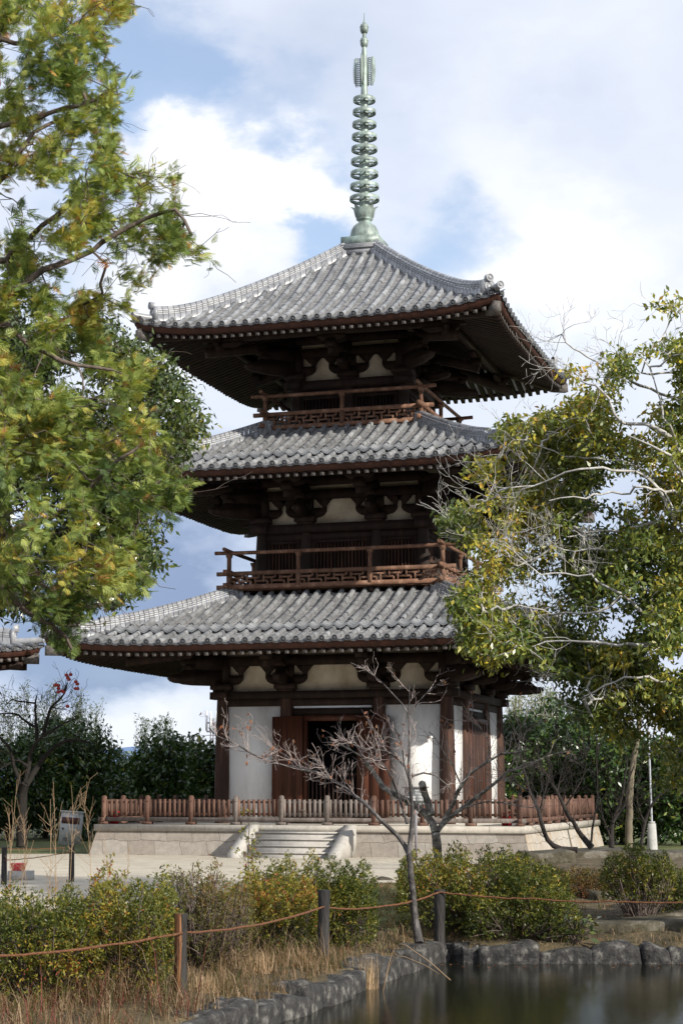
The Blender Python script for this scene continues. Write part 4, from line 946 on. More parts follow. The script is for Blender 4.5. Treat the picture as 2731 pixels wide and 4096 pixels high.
def twig(mb, p, d, L, r, lev, up=.12, wig=.22, kids=(2, 4), tips=None, ratio=.58, minr=.0022):
    n = 4; P = [p]; ds = []
    for i in range(n):
        d = unit(d + rng.normal(0, wig, 3) + np.array([0, 0, up])); ds.append(d); p = p + d * L / n; P.append(p)
    mb.tube(P, np.maximum(np.linspace(r, r * .5, n + 1), minr), 3 if lev < 2 else 4, cap=False)
    if tips is not None and lev == 0: tips.append((P[-1], d))
    if lev > 0:
        for _ in range(rng.randint(*kids)):
            i = rng.randint(1, n + 1); s_ = unit(np.cross(ds[i - 1], rdir(1)[0])); twig(mb, P[i], unit(ds[i - 1] * .75 + s_ * .75), L * ratio * rng.uniform(.7, 1.2), r * .55, lev - 1, up, wig, kids, tips, ratio, minr)
def inpoly(x, y, poly):
    c = np.zeros(len(x), bool); n = len(poly)
    for i in range(n):
        x1, y1 = poly[i]; x2, y2 = poly[(i + 1) % n]
        if y1 == y2: continue
        c ^= ((y1 > y) != (y2 > y)) & (x < (x2 - x1) * (y - y1) / (y2 - y1) + x1)
    return c
def vnoise(x, y, s, seed):
    r_ = np.random.RandomState(seed); t = 0
    for o in range(3):
        for _ in range(3):
            a = r_.uniform(0, 6.28); f = s * 2 ** o * r_.uniform(.7, 1.3); t = t + np.sin((x * math.cos(a) + y * math.sin(a)) * f + r_.uniform(0, 6.28)) * .6 ** o
    return t / 3.
def scatter(poly, n, holes=(), ns=.03, thr=-.3, seed=1):
    P = np.array(poly, float); lo, hi = P.min(0), P.max(0); out = np.zeros((0, 2))
    while len(out) < n:
        q = rng.uniform(lo, hi, (n * 3, 2)); k = inpoly(q[:, 0], q[:, 1], poly) & (vnoise(q[:, 0], q[:, 1], ns, seed) > thr + rng.normal(0, .15, len(q)))
        for h, keep in holes: k &= ~(inpoly(q[:, 0], q[:, 1], h) & (rng.rand(len(q)) > keep))
        out = np.concatenate([out, q[k]])
    return out[:n]
def web(mb, skel, targets, rmin=.004, expo=.45, rmax=.05, k=4, droop=0.):
    """join every target to the nearest limb or twig already there, thickening towards the limbs"""
    nodes = []; 
    for P in skel: nodes += list(P)
    n0 = len(nodes); T = np.array(targets); N = np.array(nodes); par = [-1] * n0
    dist = np.array([np.min(np.linalg.norm(N - t, axis=1)) for t in T]); order = np.argsort(dist)
    cap = n0 + 4 * len(T) + 5; A = np.zeros((cap, 3)); A[:n0] = N; plen = np.zeros(cap); m = n0; edges = []
    for ti in order:
        t = T[ti]; d = np.linalg.norm(A[:m] - t, axis=1) + .12 * plen[:m]; j = int(np.argmin(d)); p = A[j]; L = np.linalg.norm(t - p)
        s_ = rng.normal(0, .10 * L, (2, 3)); q1 = p + (t - p) * .35 + s_[0] + [0, 0, droop * L]; q2 = p + (t - p) * .7 + s_[1] * .8 + [0, 0, droop * L]; last = j
        idx = [j]
        for q in (q1, q2, t): A[m] = q; plen[m] = plen[last] + L / 3; par.append(last); last = m; idx.append(m); m += 1
        edges.append(idx)
    cnt = np.zeros(m); 
    for i in range(m - 1, n0 - 1, -1):
        cnt[i] += 1; cnt[par[i]] += cnt[i] if par[i] >= 0 else 0
    for idx in edges:
        c = np.array([cnt[idx[1]], cnt[idx[1]], cnt[idx[2]], cnt[idx[3]]]); r = np.minimum(rmin * np.maximum(c / 3., 1) ** expo, rmax)
        mb.tube(A[idx], r, k, cap=False)
    return A[:m]
M['bark_grey'] = mat('pale_lichen_bark', (.22, .21, .195), (.62, .61, .58), 9, (1, 1, .6), .9, .5, 30, c3=(.42, .405, .38))
M['bark_brown'] = mat('brown_bark', (.055, .042, .034), (.19, .15, .125), 9, (1, 1, .5), .9, .5, 30)
M['bark_cherry'] = mat('cherry_bark', (.034, .031, .031), (.18, .165, .158), 10, (1, 1, .8), .75, .5, 30, c3=(.072, .065, .063))
M['bark_old'] = mat('lichen_covered_old_bark', (.035, .031, .028), (.50, .48, .41), 13, (1, 1, 1), .9, .9, 30, c3=(.20, .18, .155))
M['bark_dull'] = mat('brown_grey_twig', (.07, .05, .042), (.23, .18, .155), 9, (1, 1, .5), .85, .3, 30)
M['bark_twig'] = mat('grey_twig_bark', (.16, .12, .11), (.46, .39, .365), 9, (1, 1, .5), .85, .3, 30)
M['bark_dark'] = mat('dark_bark', (.012, .010, .009), (.045, .037, .032), 9, (1, 1, .5), .9, .5, 30)
M['leaf_conifer'] = leafmat('cypress_spray', [(0, (.06, .10, .035)), (.35, (.16, .225, .06)), (.7, (.36, .40, .11)), (.93, (.50, .40, .08)), (1, (.34, .15, .06))], .30, .55, .25)
M['leaf_oak'] = leafmat('evergreen_oak_leaf', [(0, (.03, .06, .016)), (.40, (.095, .14, .032)), (.70, (.24, .255, .05)), (.92, (.48, .39, .045)), (1, (.48, .29, .05))], .22, .36, .5)
M['leaf_broad'] = leafmat('glossy_broad_leaf', [(0, (.018, .036, .010)), (.5, (.058, .088, .020)), (.85, (.15, .17, .035)), (1, (.26, .22, .045))], .12, .22, .7)
M['leaf_hedge'] = leafmat('dark_evergreen_leaf', [(0, (.016, .040, .012)), (.55, (.046, .092, .022)), (.85, (.12, .165, .035)), (1, (.28, .28, .05))], .15, .28, .55)
M['leaf_pale'] = leafmat('pale_willow_leaf', [(0, (.07, .10, .035)), (.6, (.20, .23, .09)), (1, (.40, .40, .20))], .35, .5, .3)
M['leaf_azalea'] = leafmat('azalea_leaf', [(0, (.022, .036, .010)), (.34, (.065, .088, .018)), (.60, (.150, .155, .030)), (.80, (.32, .26, .035)), (.90, (.36, .15, .04)), (1, (.25, .045, .035))], .25, .45, .35)
M['leaf_dryaz'] = leafmat('sparse_azalea_leaf', [(0, (.05, .06, .018)), (.5, (.125, .12, .035)), (.8, (.20, .13, .05)), (1, (.20, .06, .035))], .2, .5, .3)
M['leaf_red'] = leafmat('reddish_azalea_leaf', [(0, (.035, .045, .012)), (.5, (.10, .085, .02)), (.8, (.17, .085, .03)), (1, (.19, .055, .03))], .15, .5, .3)
M['grass'] = leafmat('dry_grass_blades', [(0, (.03, .045, .012)), (.22, (.075, .085, .025)), (.4, (.15, .095, .05)), (.75, (.27, .185, .115)), (.93, (.42, .32, .21)), (1, (.18, .05, .045))], .25, .7, .2)
M['straw'] = leafmat('straw', [(0, (.30, .20, .12)), (.6, (.50, .36, .23)), (1, (.62, .48, .34))], .3, .7, .2)
M['dead'] = leafmat('dead_leaf', [(0, (.10, .035, .02)), (.6, (.28, .10, .05)), (1, (.42, .20, .09))], .2, .6, .2)
M['fruit'] = mat('dull_red_fruit', (.26, .03, .03), (.36, .05, .04), 5, rough=.4)

def spray(mb, p, d, nrm, L, tint, k=6):
    """one flat scale-leaved spray: a midrib with pairs of leaflets that shorten to the tip"""
    d = unit(d); s_ = unit(np.cross(d, nrm)); nrm = np.cross(s_, d); B, A, LL = [p], [d], [L]
    for i in range(k):
        u = .12 + .8 * i / k
        for sg in (-1, 1):
            B.append(p + d * L * u); A.append(unit(d * .75 + sg * s_ * .8 - nrm * .1)); LL.append(L * .62 * (1 - u * .75) * rng.uniform(.8, 1.15))
    B = np.array(B); leaves(mb, B, np.array(A), np.repeat(nrm[None], len(B), 0), np.array(LL), np.array(LL) * .105 + .003, np.clip(tint + rng.normal(0, .05, len(B)), 0, 1), .05)

# ------------------------------------------------------------------ cypress branches at the left
def build_conifer():
    D0 = 17.0; base = onz(-330, 2400, -.1); base = at(-270, 2380, D0); base[2] = -.1
    t = thing('cypress_tree', 'tall cypress with yellow green sprays whose boughs hang in from the left edge', 'tree', base)
    poly = [(-70, -60), (305, -30), (285, 15), (235, 70), (215, 105), (140, 118), (165, 122), (252, 128), (285, 190), (268, 288), (322, 302), (330, 338), (305, 372), (345, 386), (405, 378), (420, 400), (425, 470), (438, 520), (440, 560), (415, 575), (395, 590), (345, 600), (330, 560), (240, 590), (170, 600), (160, 640), (215, 665), (285, 690), (280, 712), (225, 740), (265, 800), (345, 832), (380, 880), (370, 930), (330, 955), (385, 1015), (398, 1085), (430, 1120), (405, 1170), (345, 1182), (300, 1230), (308, 1290), (345, 1335), (330, 1372), (265, 1362), (215, 1402), (180, 1425), (178, 1500), (150, 1508), (120, 1455), (60, 1425), (40, 1400), (-70, 1405)]
    holes = [([(0, 385), (80, 375), (175, 415), (150, 470), (60, 520), (-70, 570), (-70, 390)], .12), ([(150, 560), (330, 540), (330, 660), (150, 640)], .3), ([(20, 690), (160, 700), (200, 790), (230, 900), (120, 900), (30, 860)], .25), ([(180, 820), (350, 850), (330, 950), (200, 950)], .5),
             ([(230, 960), (390, 960), (330, 1130), (220, 1120)], .55), ([(-70, 1180), (120, 1200), (100, 1290), (-70, 1280)], .6), ([(40, 130), (130, 130), (150, 230), (40, 240)], .45), ([(-60, 250), (180, 270), (160, 340), (-60, 330)], .6), ([(200, 1130), (300, 1130), (300, 1290), (200, 1290)], .5)]
    q = scatter(poly, 820, holes, .05, -.12, 3)
    extra = np.array([(465, 572), (450, 575), (345, 640), (318, 632), (300, 620), (175, 1470), (168, 1500), (185, 1440), (300, 694), (280, 698), (425, 1125), (415, 1150), (330, 1375), (322, 1330), (340, 1345), (300, 10), (270, 20), (148, 1480), (165, 1490), (410, 390), (415, 430), (425, 540), (280, 180), (275, 150), (268, 250)], float)
    q = np.concatenate([q, extra])
    Dd = D0 + vnoise(q[:, 0], q[:, 1], .012, 9) * 1.1 + rng.normal(0, .45, len(q)) - .0012 * (q[:, 0] - 100)
    T = np.array([at(u, v, d) for (u, v), d in zip(q, Dd)])
    br = MB(); lims = [[(-270, 640), (-60, 330), (40, 285), (110, 262), (200, 235), (255, 205)], [(-270, 900), (-60, 640), (10, 600), (60, 545), (150, 480), (205, 420), (270, 385)],
                       [(-270, 700), (-60, 470), (0, 420), (60, 330), (110, 285), (175, 260)], [(-270, 500), (-40, 115), (60, 105), (150, 70), (230, 30)], [(-270, 1000), (-30, 720), (100, 625), (180, 590), (250, 545), (330, 505), (400, 480), (440, 540)],
                       [(-270, 1150), (-40, 1010), (0, 1000), (60, 985)], [(-270, 1300), (-40, 1240), (70, 1205), (150, 1170), (240, 1085), (280, 1050), (340, 1010)], [(-270, 1350), (-20, 1230), (60, 1290), (120, 1360), (200, 1330), (270, 1340)],
                       [(-270, 1050), (-20, 760), (60, 790), (150, 830), (260, 850)], [(-270, 1400), (-40, 1330), (60, 1400), (130, 1440), (165, 1490)], [(-270, 900), (-30, 860), (60, 900), (150, 960), (250, 1000)]]
    sk = []
    for i, l in enumerate(lims):
        dz = rng.uniform(-.5, .5); P = [at(u, v, D0 + dz * min(1, (u + 270) / 250.) + .15 * math.sin(j + i)) for j, (u, v) in enumerate(l)]; sk.append(limb(br, P, .062, .014, 7, .012))
    tr = [base, at(-275, 1800, D0), at(-270, 1200, D0), at(-270, 600, D0), at(-280, 0, D0), at(-285, -400, D0)]; limb(br, tr, .30, .12, 12, .01)
    A = web(br, sk, T, .0035, .42, .022, 4, -.03)
    for _ in range(260):                                                # bare grey twigs
        i = rng.randint(len(A)); twig(br, A[i], unit(rng.normal(0, 1, 3) * [1, .5, .6] + RT * .5), rng.uniform(.25, .6), .005, 1, .02, .25, (1, 3))
    obj('branches', br, M['bark_brown'], t)
    lf = MB(); out = unit(T - at(-150, 900, D0))
    tl = np.clip(.50 + .20 * vnoise(q[:, 0], q[:, 1], .02, 5) + rng.normal(0, .14, len(q)), 0, 1)
    for i in range(len(T)):
        n = rng.randint(17, 27); big = rng.uniform(.75, 1.25); cd = unit(out[i] * .5 + RT * .55 + np.array([0, 0, .10]) + rng.normal(0, .45, 3))
        for _ in range(n):
            p = T[i] - out[i] * .10 + rng.normal(0, .050, 3) * big; d = unit(cd * .8 + rng.normal(0, .55, 3)); tt = tl[i] + rng.normal(0, .14)
            if rng.rand() < .02: tt = 1.
            spray(lf, p, d, unit(np.array([0, 0, 1.]) + rng.normal(0, .55, 3)), rng.uniform(.09, .14) * big, float(np.clip(tt, 0, .95)) if tt < 1 else 1., 6)
    obj('foliage', lf, M['leaf_conifer'], t)
build_conifer()
def rosettes(lf, T, n, rad, Ll, Wl, tl, droop=.25, up=.3, spread=.09):
    C = np.repeat(T, n, 0); k = len(C); tt = np.repeat(tl, n); A = unit(rng.normal(0, 1, (k, 3)) + np.array([0, 0, -droop])); B = C + rng.normal(0, rad, (k, 3)) * [1, 1, .8]
    Nn = unit(np.array([0, 0, 1.]) * up + rng.normal(0, .6, (k, 3))); L = rng.uniform(.75, 1.2, k) * Ll
    leaves(lf, B, A, Nn, L, L * Wl, np.clip(tt + rng.normal(0, .16, k), 0, 1))
def build_left_broad():
    D0 = 27.; base = at(-120, 2080, D0); base[2] = -.02; t = thing('broadleaf_tree', 'dark glossy broad leaved evergreen behind the cypress boughs at the left', 'tree', base)
    poly = [(-60, 690), (150, 730), (250, 735), (270, 775), (315, 792), (355, 815), (415, 882), (458, 945), (468, 970), (445, 1008), (420, 1050), (395, 1075), (385, 1100), (378, 1150), (368, 1230), (345, 1262), (362, 1292), (330, 1322), (270, 1372), (200, 1392), (120, 1400), (-60, 1395)]
    q = scatter(poly, 1700, [([(200, 868), (330, 862), (350, 925), (230, 945)], .25), ([(60, 880), (140, 880), (130, 940), (60, 940)], .5)], .03, -.35, 12)
    D = D0 + rng.uniform(-1.3, 1.5, len(q)); T = np.array([at(u, v, d) for (u, v), d in zip(q, D)]); br = MB(); sk = []
    limb(br, [base, at(-110, 1700, D0), at(-100, 1250, D0), at(-90, 850, D0)], .2, .08, 10)
    for l in ([(-110, 1450), (20, 1300), (120, 1230), (250, 1190), (330, 1150)], [(-105, 1200), (60, 960), (180, 925), (260, 905), (330, 930), (400, 960)], [(-100, 1000), (60, 860), (200, 800), (300, 810)], [(-110, 1350), (80, 1330), (200, 1300), (310, 1270)], [(-100, 1100), (60, 1060), (200, 1050), (330, 1030), (430, 1000)]):
        sk.append(limb(br, [at(u, v, D0 + rng.uniform(-.3, .3)) for u, v in l], .07, .015))
    web(br, sk, T, .004, .42, .03, 4); obj('branches', br, M['bark_brown'], t)
    lf = MB(); tl = np.clip(.48 + .2 * vnoise(q[:, 0], q[:, 1], .03, 8) + .0006 * (q[:, 0] - 200), 0, 1); rosettes(lf, T, 26, .13, .115, .42, tl, .7, .5); obj('foliage', lf, M['leaf_broad'], t)
build_left_broad()
def build_right_oak():
    D0 = 25.; base = at(1690, 2010, D0); base[2] = -.15; t = thing('oak_tree', 'large evergreen oak with yellowing leaves and pale grey boughs at the right edge', 'tree', base)
    poly = [(1640, 790), (1560, 775), (1500, 800), (1455, 812), (1400, 830), (1385, 900), (1360, 915), (1335, 915), (1312, 925), (1300, 940), (1268, 950), (1215, 966), (1160, 968), (1150, 1010), (1100, 1040), (1085, 1090), (1112, 1120), (1150, 1140), (1050, 1165), (1018, 1195), (1050, 1240), (1095, 1260), (1045, 1300), (1062, 1330), (1045, 1400), (1080, 1448), (1062, 1470), (1098, 1500), (1125, 1538), (1180, 1505), (1225, 1500), (1270, 1560), (1290, 1600), (1330, 1640), (1385, 1690), (1420, 1745), (1480, 1790), (1560, 1800), (1640, 1800)]
    holes = [([(1380, 960), (1640, 930), (1640, 1100), (1530, 1150), (1420, 1080)], .35), ([(1080, 1200), (1250, 1200), (1320, 1270), (1260, 1300), (1130, 1260)], .25), ([(1330, 1150), (1500, 1130), (1500, 1240), (1340, 1240)], .5), ([(1150, 1300), (1300, 1280), (1330, 1400), (1200, 1440), (1130, 1380)], .35),
             ([(1400, 1280), (1560, 1260), (1560, 1340), (1400, 1360)], .5), ([(1200, 1080), (1330, 1060), (1330, 1130), (1200, 1140)], .45), ([(1090, 1100), (1180, 1100), (1180, 1180), (1090, 1170)], .3), ([(1240, 1560), (1350, 1540), (1360, 1620), (1260, 1620)], .25), ([(1300, 1400), (1400, 1400), (1420, 1470), (1300, 1470)], .45)]
    q = scatter(poly, 2250, holes, .022, -.22, 21); 
    ex = np.array([(1536, 700), (1545, 690), (1560, 705), (1340, 868), (1306, 852), (1318, 856), (1420, 815), (1500, 795), (1510, 700)], float); q = np.concatenate([q, ex, scatter([(1640, 790), (1800, 760), (2000, 850), (2200, 1100), (2250, 1400), (2150, 1650), (1900, 1720), (1640, 1700)], 560, [], .02, -.1, 5)])
    D = D0 + vnoise(q[:, 0], q[:, 1], .008, 4) * 1.1 + rng.normal(0, .55, len(q)); T = np.array([at(u, v, d) for (u, v), d in zip(q, D)]); br = MB(); sk = []
    limb(br, [base, at(1672, 1750, D0), at(1640, 1500, D0), at(1622, 1250, D0), at(1612, 1050, D0), at(1602, 900, D0)], .18, .055, 12, .02)
    L = [([(1640, 1320), (1600, 1150), (1568, 1092), (1523, 1038), (1479, 1014), (1438, 999)], .075), ([(1622, 1200), (1585, 1090), (1560, 1043), (1528, 997), (1486, 977), (1440, 977), (1416, 960), (1381, 901), (1340, 877), (1308, 860)], .07),
         ([(1612, 1050), (1562, 1030), (1547, 1001), (1525, 962), (1515, 920), (1500, 870)], .05), ([(1602, 960), (1530, 905), (1481, 892), (1425, 860), (1377, 835), (1342, 816), (1303, 794), (1289, 767)], .04), ([(1605, 930), (1540, 860), (1477, 857), (1491, 808), (1523, 772), (1533, 748), (1548, 725), (1568, 704)], .028),
         ([(1650, 1400), (1580, 1200), (1540, 1140), (1525, 1110)], .07), ([(1650, 1420), (1570, 1240), (1511, 1202), (1462, 1211), (1425, 1219), (1364, 1219), (1303, 1233)], .075), ([(1640, 1380), (1568, 1150), (1520, 1128), (1465, 1120), (1440, 1135), (1400, 1130), (1340, 1140), (1260, 1150)], .045),
         ([(1655, 1500), (1580, 1340), (1520, 1300), (1440, 1270), (1370, 1262), (1290, 1262)], .06), ([(1660, 1600), (1590, 1490), (1500, 1430), (1420, 1360), (1330, 1320), (1240, 1320)], .06), ([(1640, 1350), (1500, 1110), (1420, 1080), (1330, 1075), (1240, 1110), (1170, 1120)], .045), ([(1655, 1540), (1560, 1490), (1470, 1480), (1380, 1480), (1290, 1470), (1200, 1490)], .06),
         ([(1665, 1700), (1590, 1590), (1500, 1560), (1420, 1560), (1340, 1600)], .055), ([(1640, 1350), (1560, 1160), (1470, 1075), (1390, 1055), (1310, 1050), (1220, 1020)], .04), ([(1650, 1500), (1560, 1400), (1470, 1350), (1380, 1400), (1300, 1410), (1190, 1390)], .05)]
    L += [([(1650, 1450), (1760, 1300), (1900, 1200), (2050, 1150)], .07), ([(1640, 1300), (1740, 1100), (1880, 1000)], .06), ([(1660, 1600), (1800, 1500), (2000, 1450), (2150, 1420)], .06)]
    for l, r in L:
        dz = rng.uniform(-1.3, .9); sk.append(limb(br, [at(u, v, D0 + dz * min(1., abs(1650 - u) / 160.) + .2 * math.sin(j * 1.7)) for j, (u, v) in enumerate(l)], r * .80, .009, 6, .015))
    A = web(br, sk, T, .0036, .42, .024, 4)
    pk = [(1290, 790), (1340, 830), (1420, 860), (1250, 1000), (1180, 1230), (1220, 1250), (1280, 1290), (1130, 1250), (1330, 1330), (1200, 1340), (1420, 1330), (1500, 1280), (1240, 1560), (1300, 1590), (1350, 1500), (1260, 1140), (1120, 1180), (1150, 1190), (1180, 1370), (1240, 1400)]
    PX = np.array([at(u, v, D0) for u, v in pk])
    for _ in range(190):                                                # dead twig sprays
        c = PX[rng.randint(len(PX))] + rng.normal(0, .5, 3); i = int(np.argmin(np.linalg.norm(A - c, axis=1))); twig(br, A[i], unit(rng.normal(0, .6, 3) - RT * .5 + [0, 0, .25]), rng.uniform(.35, .72), .0058, 2, .06, .22, (2, 4), None, .6, .0025)
    obj('branches', br, M['bark_grey'], t)
    lf = MB(); tl = np.clip(.57 + .24 * vnoise(q[:, 0], q[:, 1], .02, 6) + .00025 * (1300 - q[:, 1]), 0, 1); rosettes(lf, T, 30, .092, .102, .44, tl, .6, .6); obj('foliage', lf, M['leaf_oak'], t)
build_right_oak()

# ------------------------------------------------------------------ bare trees
def poly3(l, D0, jit=.0, slope=0.): return [at(u, v, D0 + jit * math.sin(i * 1.3) + slope * i) for i, (u, v) in enumerate(l)]
def bare_tree(name, label, limbs, D0, mats, ntw, tw, base, group=None, dead=0, lev=2, upb=.10, every=None, minr=.0022):
    t = thing(name, label, 'tree', base, group); mb = MB(); tw_ = MB(); tips = []; tr = None
    for i, (l, r0, r1, w) in enumerate(limbs):
        P = limb(mb, poly3(l, D0, .10, (.04 * math.sin(i * 2.1))), r0, r1, 8, .006)
        n = int(ntw * w)
        for _ in range(n):
            u = rng.uniform(.12, 1.) ** .8; j = min(len(P) - 2, int(u * (len(P) - 1))); tdir = unit(P[j + 1] - P[j]); s_ = unit(np.cross(tdir, rdir(1)[0]))
            twig(tw_, P[j], unit(tdir * .7 + s_ * .8 + [0, 0, .25]), rng.uniform(.5, 1.25) * tw, .0055, lev, upb, .20, (1, 4), tips, .55, minr)
    o = obj('trunk', mb, mats, t); obj('twigs', tw_, M['bark_twig'] if mats in (M['bark_cherry'], M['bark_old']) else mats, t)
    if dead and tips:
        k = rng.choice(len(tips), min(dead, len(tips)), False); B = np.array([tips[i][0] for i in k]); lf = MB()
        leaves(lf, B, unit(rng.normal(0, .5, (len(B), 3)) + [0, 0, -1.]), rdir(len(B)), rng.uniform(.05, .09, len(B)), .035, rng.rand(len(B)), .3); obj('dead_leaves', lf, M['dead'], t)
    return t
DA = 24.4; ba = onz(956, 2152, -.12)
bare_tree('cherry_tree', 'young bare grey cherry with a slim upright trunk by the pond bank', [
    ([(962, 2166), (955, 2120), (948, 2050), (941, 1985), (938, 1960)], .060, .038, 0), ([(938, 1962), (925, 1935), (905, 1912), (870, 1880), (835, 1842), (800, 1815), (765, 1790), (730, 1775), (690, 1766), (650, 1758), (610, 1748), (575, 1728), (540, 1708), (505, 1692), (480, 1672)], .034, .007, 2.6),
    ([(938, 1962), (944, 1900), (946, 1850), (940, 1800), (938, 1750), (940, 1690), (938, 1640), (940, 1600), (938, 1565)], .040, .006, .9), ([(938, 1640), (915, 1610), (880, 1570), (845, 1540), (805, 1522)], .012, .005, .18), ([(940, 1640), (965, 1605), (1000, 1575), (1030, 1557)], .012, .004, .25),
    ([(935, 1892), (922, 1851), (904, 1797), (889, 1767), (870, 1745), (855, 1735)], .022, .007, .9), ([(945, 1807), (930, 1761), (920, 1702), (904, 1669)], .018, .006, .8), ([(948, 1782), (971, 1774), (994, 1777), (1025, 1802), (1045, 1830)], .015, .005, .4), ([(930, 1761), (905, 1735), (870, 1722), (820, 1716), (780, 1690)], .014, .005, 1.2), ([(690, 1766), (670, 1745), (640, 1725), (610, 1720)], .012, .005, .8), ([(760, 1788), (740, 1760), (720, 1745)], .012, .005, .7)],
    DA, M['bark_cherry'], 17, .32, ba, None, 70)
bb_ = at(1008, 2090, 27.4); bb_[2] = .0
bare_tree('cherry_tree', 'old lichen covered cherry with a broken stub and spreading bare boughs', [
    ([(1010, 2105), (1006, 2030), (1003, 1960), (1000, 1915)], .085, .066, 0), ([(999, 1912), (984, 1877), (958, 1854), (925, 1833), (899, 1820), (876, 1802), (861, 1777), (838, 1750)], .064, .032, .15), ([(990, 1872), (981, 1838), (971, 1812), (969, 1800)], .060, .052, .05),
    ([(1004, 1908), (1027, 1872), (1045, 1831), (1058, 1803), (1079, 1777), (1117, 1752), (1148, 1734), (1181, 1728), (1220, 1722)], .042, .009, 1.4), ([(1010, 1900), (1051, 1862), (1092, 1831), (1128, 1805), (1163, 1774), (1199, 1761), (1240, 1743), (1263, 1736), (1300, 1722)], .040, .010, 1.6),
    ([(1025, 1880), (1080, 1850), (1130, 1840), (1190, 1850), (1250, 1860)], .016, .005, .6), ([(1058, 1803), (1040, 1760), (1010, 1710), (985, 1680)], .014, .005, .7), ([(1117, 1752), (1120, 1700), (1090, 1660), (1060, 1640)], .012, .005, .8), ([(1163, 1774), (1190, 1730), (1200, 1690), (1180, 1650)], .012, .004, .8), ([(850, 1760), (830, 1735), (800, 1722), (770, 1700)], .016, .006, .9), ([(845, 1752), (850, 1720), (870, 1700), (900, 1690)], .014, .005, .9)],
    27.4, M['bark_old'], 13, .40, bb_, None, 30)
def mb_(u, v, D): p = at(u, v, D); R_, D_ = toRD(p); p[2] = float(ground_h(R_, D_)); return p
g1 = 'dark bare saplings on the mound'
bare_tree('bare_tree', 'dark bare tree bending low out of the mound before the platform side', [([(1325, 1952), (1283, 1948), (1259, 1931), (1246, 1902), (1237, 1865), (1228, 1839), (1215, 1814), (1205, 1780), (1190, 1720), (1175, 1680)], .065, .012, 1.2), ([(1237, 1865), (1250, 1820), (1262, 1770), (1255, 1730)], .02, .006, .7), ([(1215, 1814), (1180, 1800), (1150, 1770)], .018, .006, .6)], 37., M['bark_dark'], 20, .6, mb_(1325, 1952, 37.), g1, 0)
bare_tree('bare_tree', 'dark bare tree leaning left over the fence at the back of the mound', [([(1358, 1946), (1336, 1920), (1317, 1891), (1295, 1854), (1279, 1819), (1268, 1803), (1245, 1765), (1222, 1740)], .07, .014, 1.2), ([(1356, 1940), (1361, 1891), (1369, 1850), (1371, 1800), (1368, 1700), (1372, 1650)], .026, .008, .8), ([(1295, 1854), (1330, 1800), (1345, 1750), (1335, 1690)], .022, .006, .9), ([(1279, 1819), (1290, 1770), (1300, 1720)], .018, .006, .6)], 38.5, M['bark_dark'], 20, .65, mb_(1358, 1946, 38.5), g1, 0)
bare_tree('bare_tree', 'dark upright bare tree right of the platform corner on the mound', [([(1403, 1946), (1406, 1887), (1424, 1840), (1434, 1784), (1440, 1740)], .06, .012, .9), ([(1406, 1890), (1432, 1850), (1440, 1800), (1455, 1760)], .03, .01, .7), ([(1403, 1930), (1385, 1880), (1375, 1830)], .022, .006, .6)], 38.0, M['bark_dark'], 18, .6, mb_(1403, 1946, 38.0), g1, 0)
bare_tree('bare_tree', 'thin dark bare tree stooping at the right edge under the oak', [([(1470, 1948), (1480, 1890), (1500, 1840), (1540, 1810), (1590, 1780)], .045, .012, .9), ([(1480, 1890), (1460, 1840), (1470, 1780)], .02, .006, .7)], 38.0, M['bark_dark'], 18, .6, mb_(1470, 1948, 38.0), g1, 0)
def build_persimmon():
    M['bark_persimmon'] = mat('black_persimmon_bark', (.008, .007, .006), (.030, .025, .021), 9, (1, 1, .5), .9, .5, 30); D0 = 51.; base = at(50, 1945, D0); base[2] = GZ
    t = bare_tree('persimmon_tree', 'bare old persimmon tree with a few red fruits at the far left', [([(50, 1945), (52, 1880), (53, 1830), (60, 1800)], .16, .11, 0), ([(52, 1840), (46, 1792), (33, 1762), (27, 1726), (9, 1702), (-10, 1685)], .075, .03, .6), ([(56, 1820), (66, 1762), (72, 1726), (93, 1696), (120, 1678)], .085, .04, .5), ([(87, 1700), (84, 1660), (81, 1624), (85, 1597)], .06, .02, .6),
        ([(102, 1686), (108, 1654), (120, 1624), (141, 1603), (150, 1589), (156, 1568)], .06, .015, .6), ([(87, 1672), (66, 1660), (51, 1648), (36, 1639), (0, 1639)], .045, .015, .7), ([(81, 1615), (54, 1612), (27, 1608), (10, 1625)], .03, .01, .6), ([(62, 1800), (90, 1756), (111, 1729), (138, 1708), (168, 1699), (206, 1705)], .10, .025, .9), ([(120, 1678), (150, 1660), (175, 1650)], .04, .012, .5), ([(66, 1762), (40, 1745), (20, 1755), (-5, 1770)], .05, .015, .5), ([(120, 1624), (135, 1628), (155, 1630)], .02, .008, .3)], D0, M['bark_persimmon'], 14, .75, base, None, 0, 2, .12, None, .005)
    for x, y in ((512, 192), (545, 188), (523, 212), (532, 226), (584, 243), (596, 260), (582, 296), (597, 296), (424, 270), (437, 268), (452, 272), (452, 295), (450, 322), (475, 314), (489, 321), (520, 431)):
        c = at(x * .2992, 1492.8 + y * .2992, D0 - .1); f = MB(); f.lathe([(0, -.048), (.03, -.044), (.052, -.02), (.056, .005), (.045, .032), (.02, .044), (0, .04)], c, 12); f.tube([c + [0, 0, .04], c + np.array([.01, 0, .09])], .005, 4); obj('fruit', f, M['fruit'], t, smooth=True)
    tw = MB(); pr = at(156, 1568, D0)
    for x, y in ((512, 170), (545, 165), (590, 235), (605, 285), (424, 262), (452, 255), (500, 300), (478, 300)):
        e = at(x * .2992, 1492.8 + y * .2992, D0 - .1); m_ = (pr * .4 + e * .6) + [0, 0, .08]; tw.tube(resample([at(148, 1592, D0), m_, e], .1), .008, 4)
    obj('fruit_twigs', tw, M['bark_dark'], t)
build_persimmon()

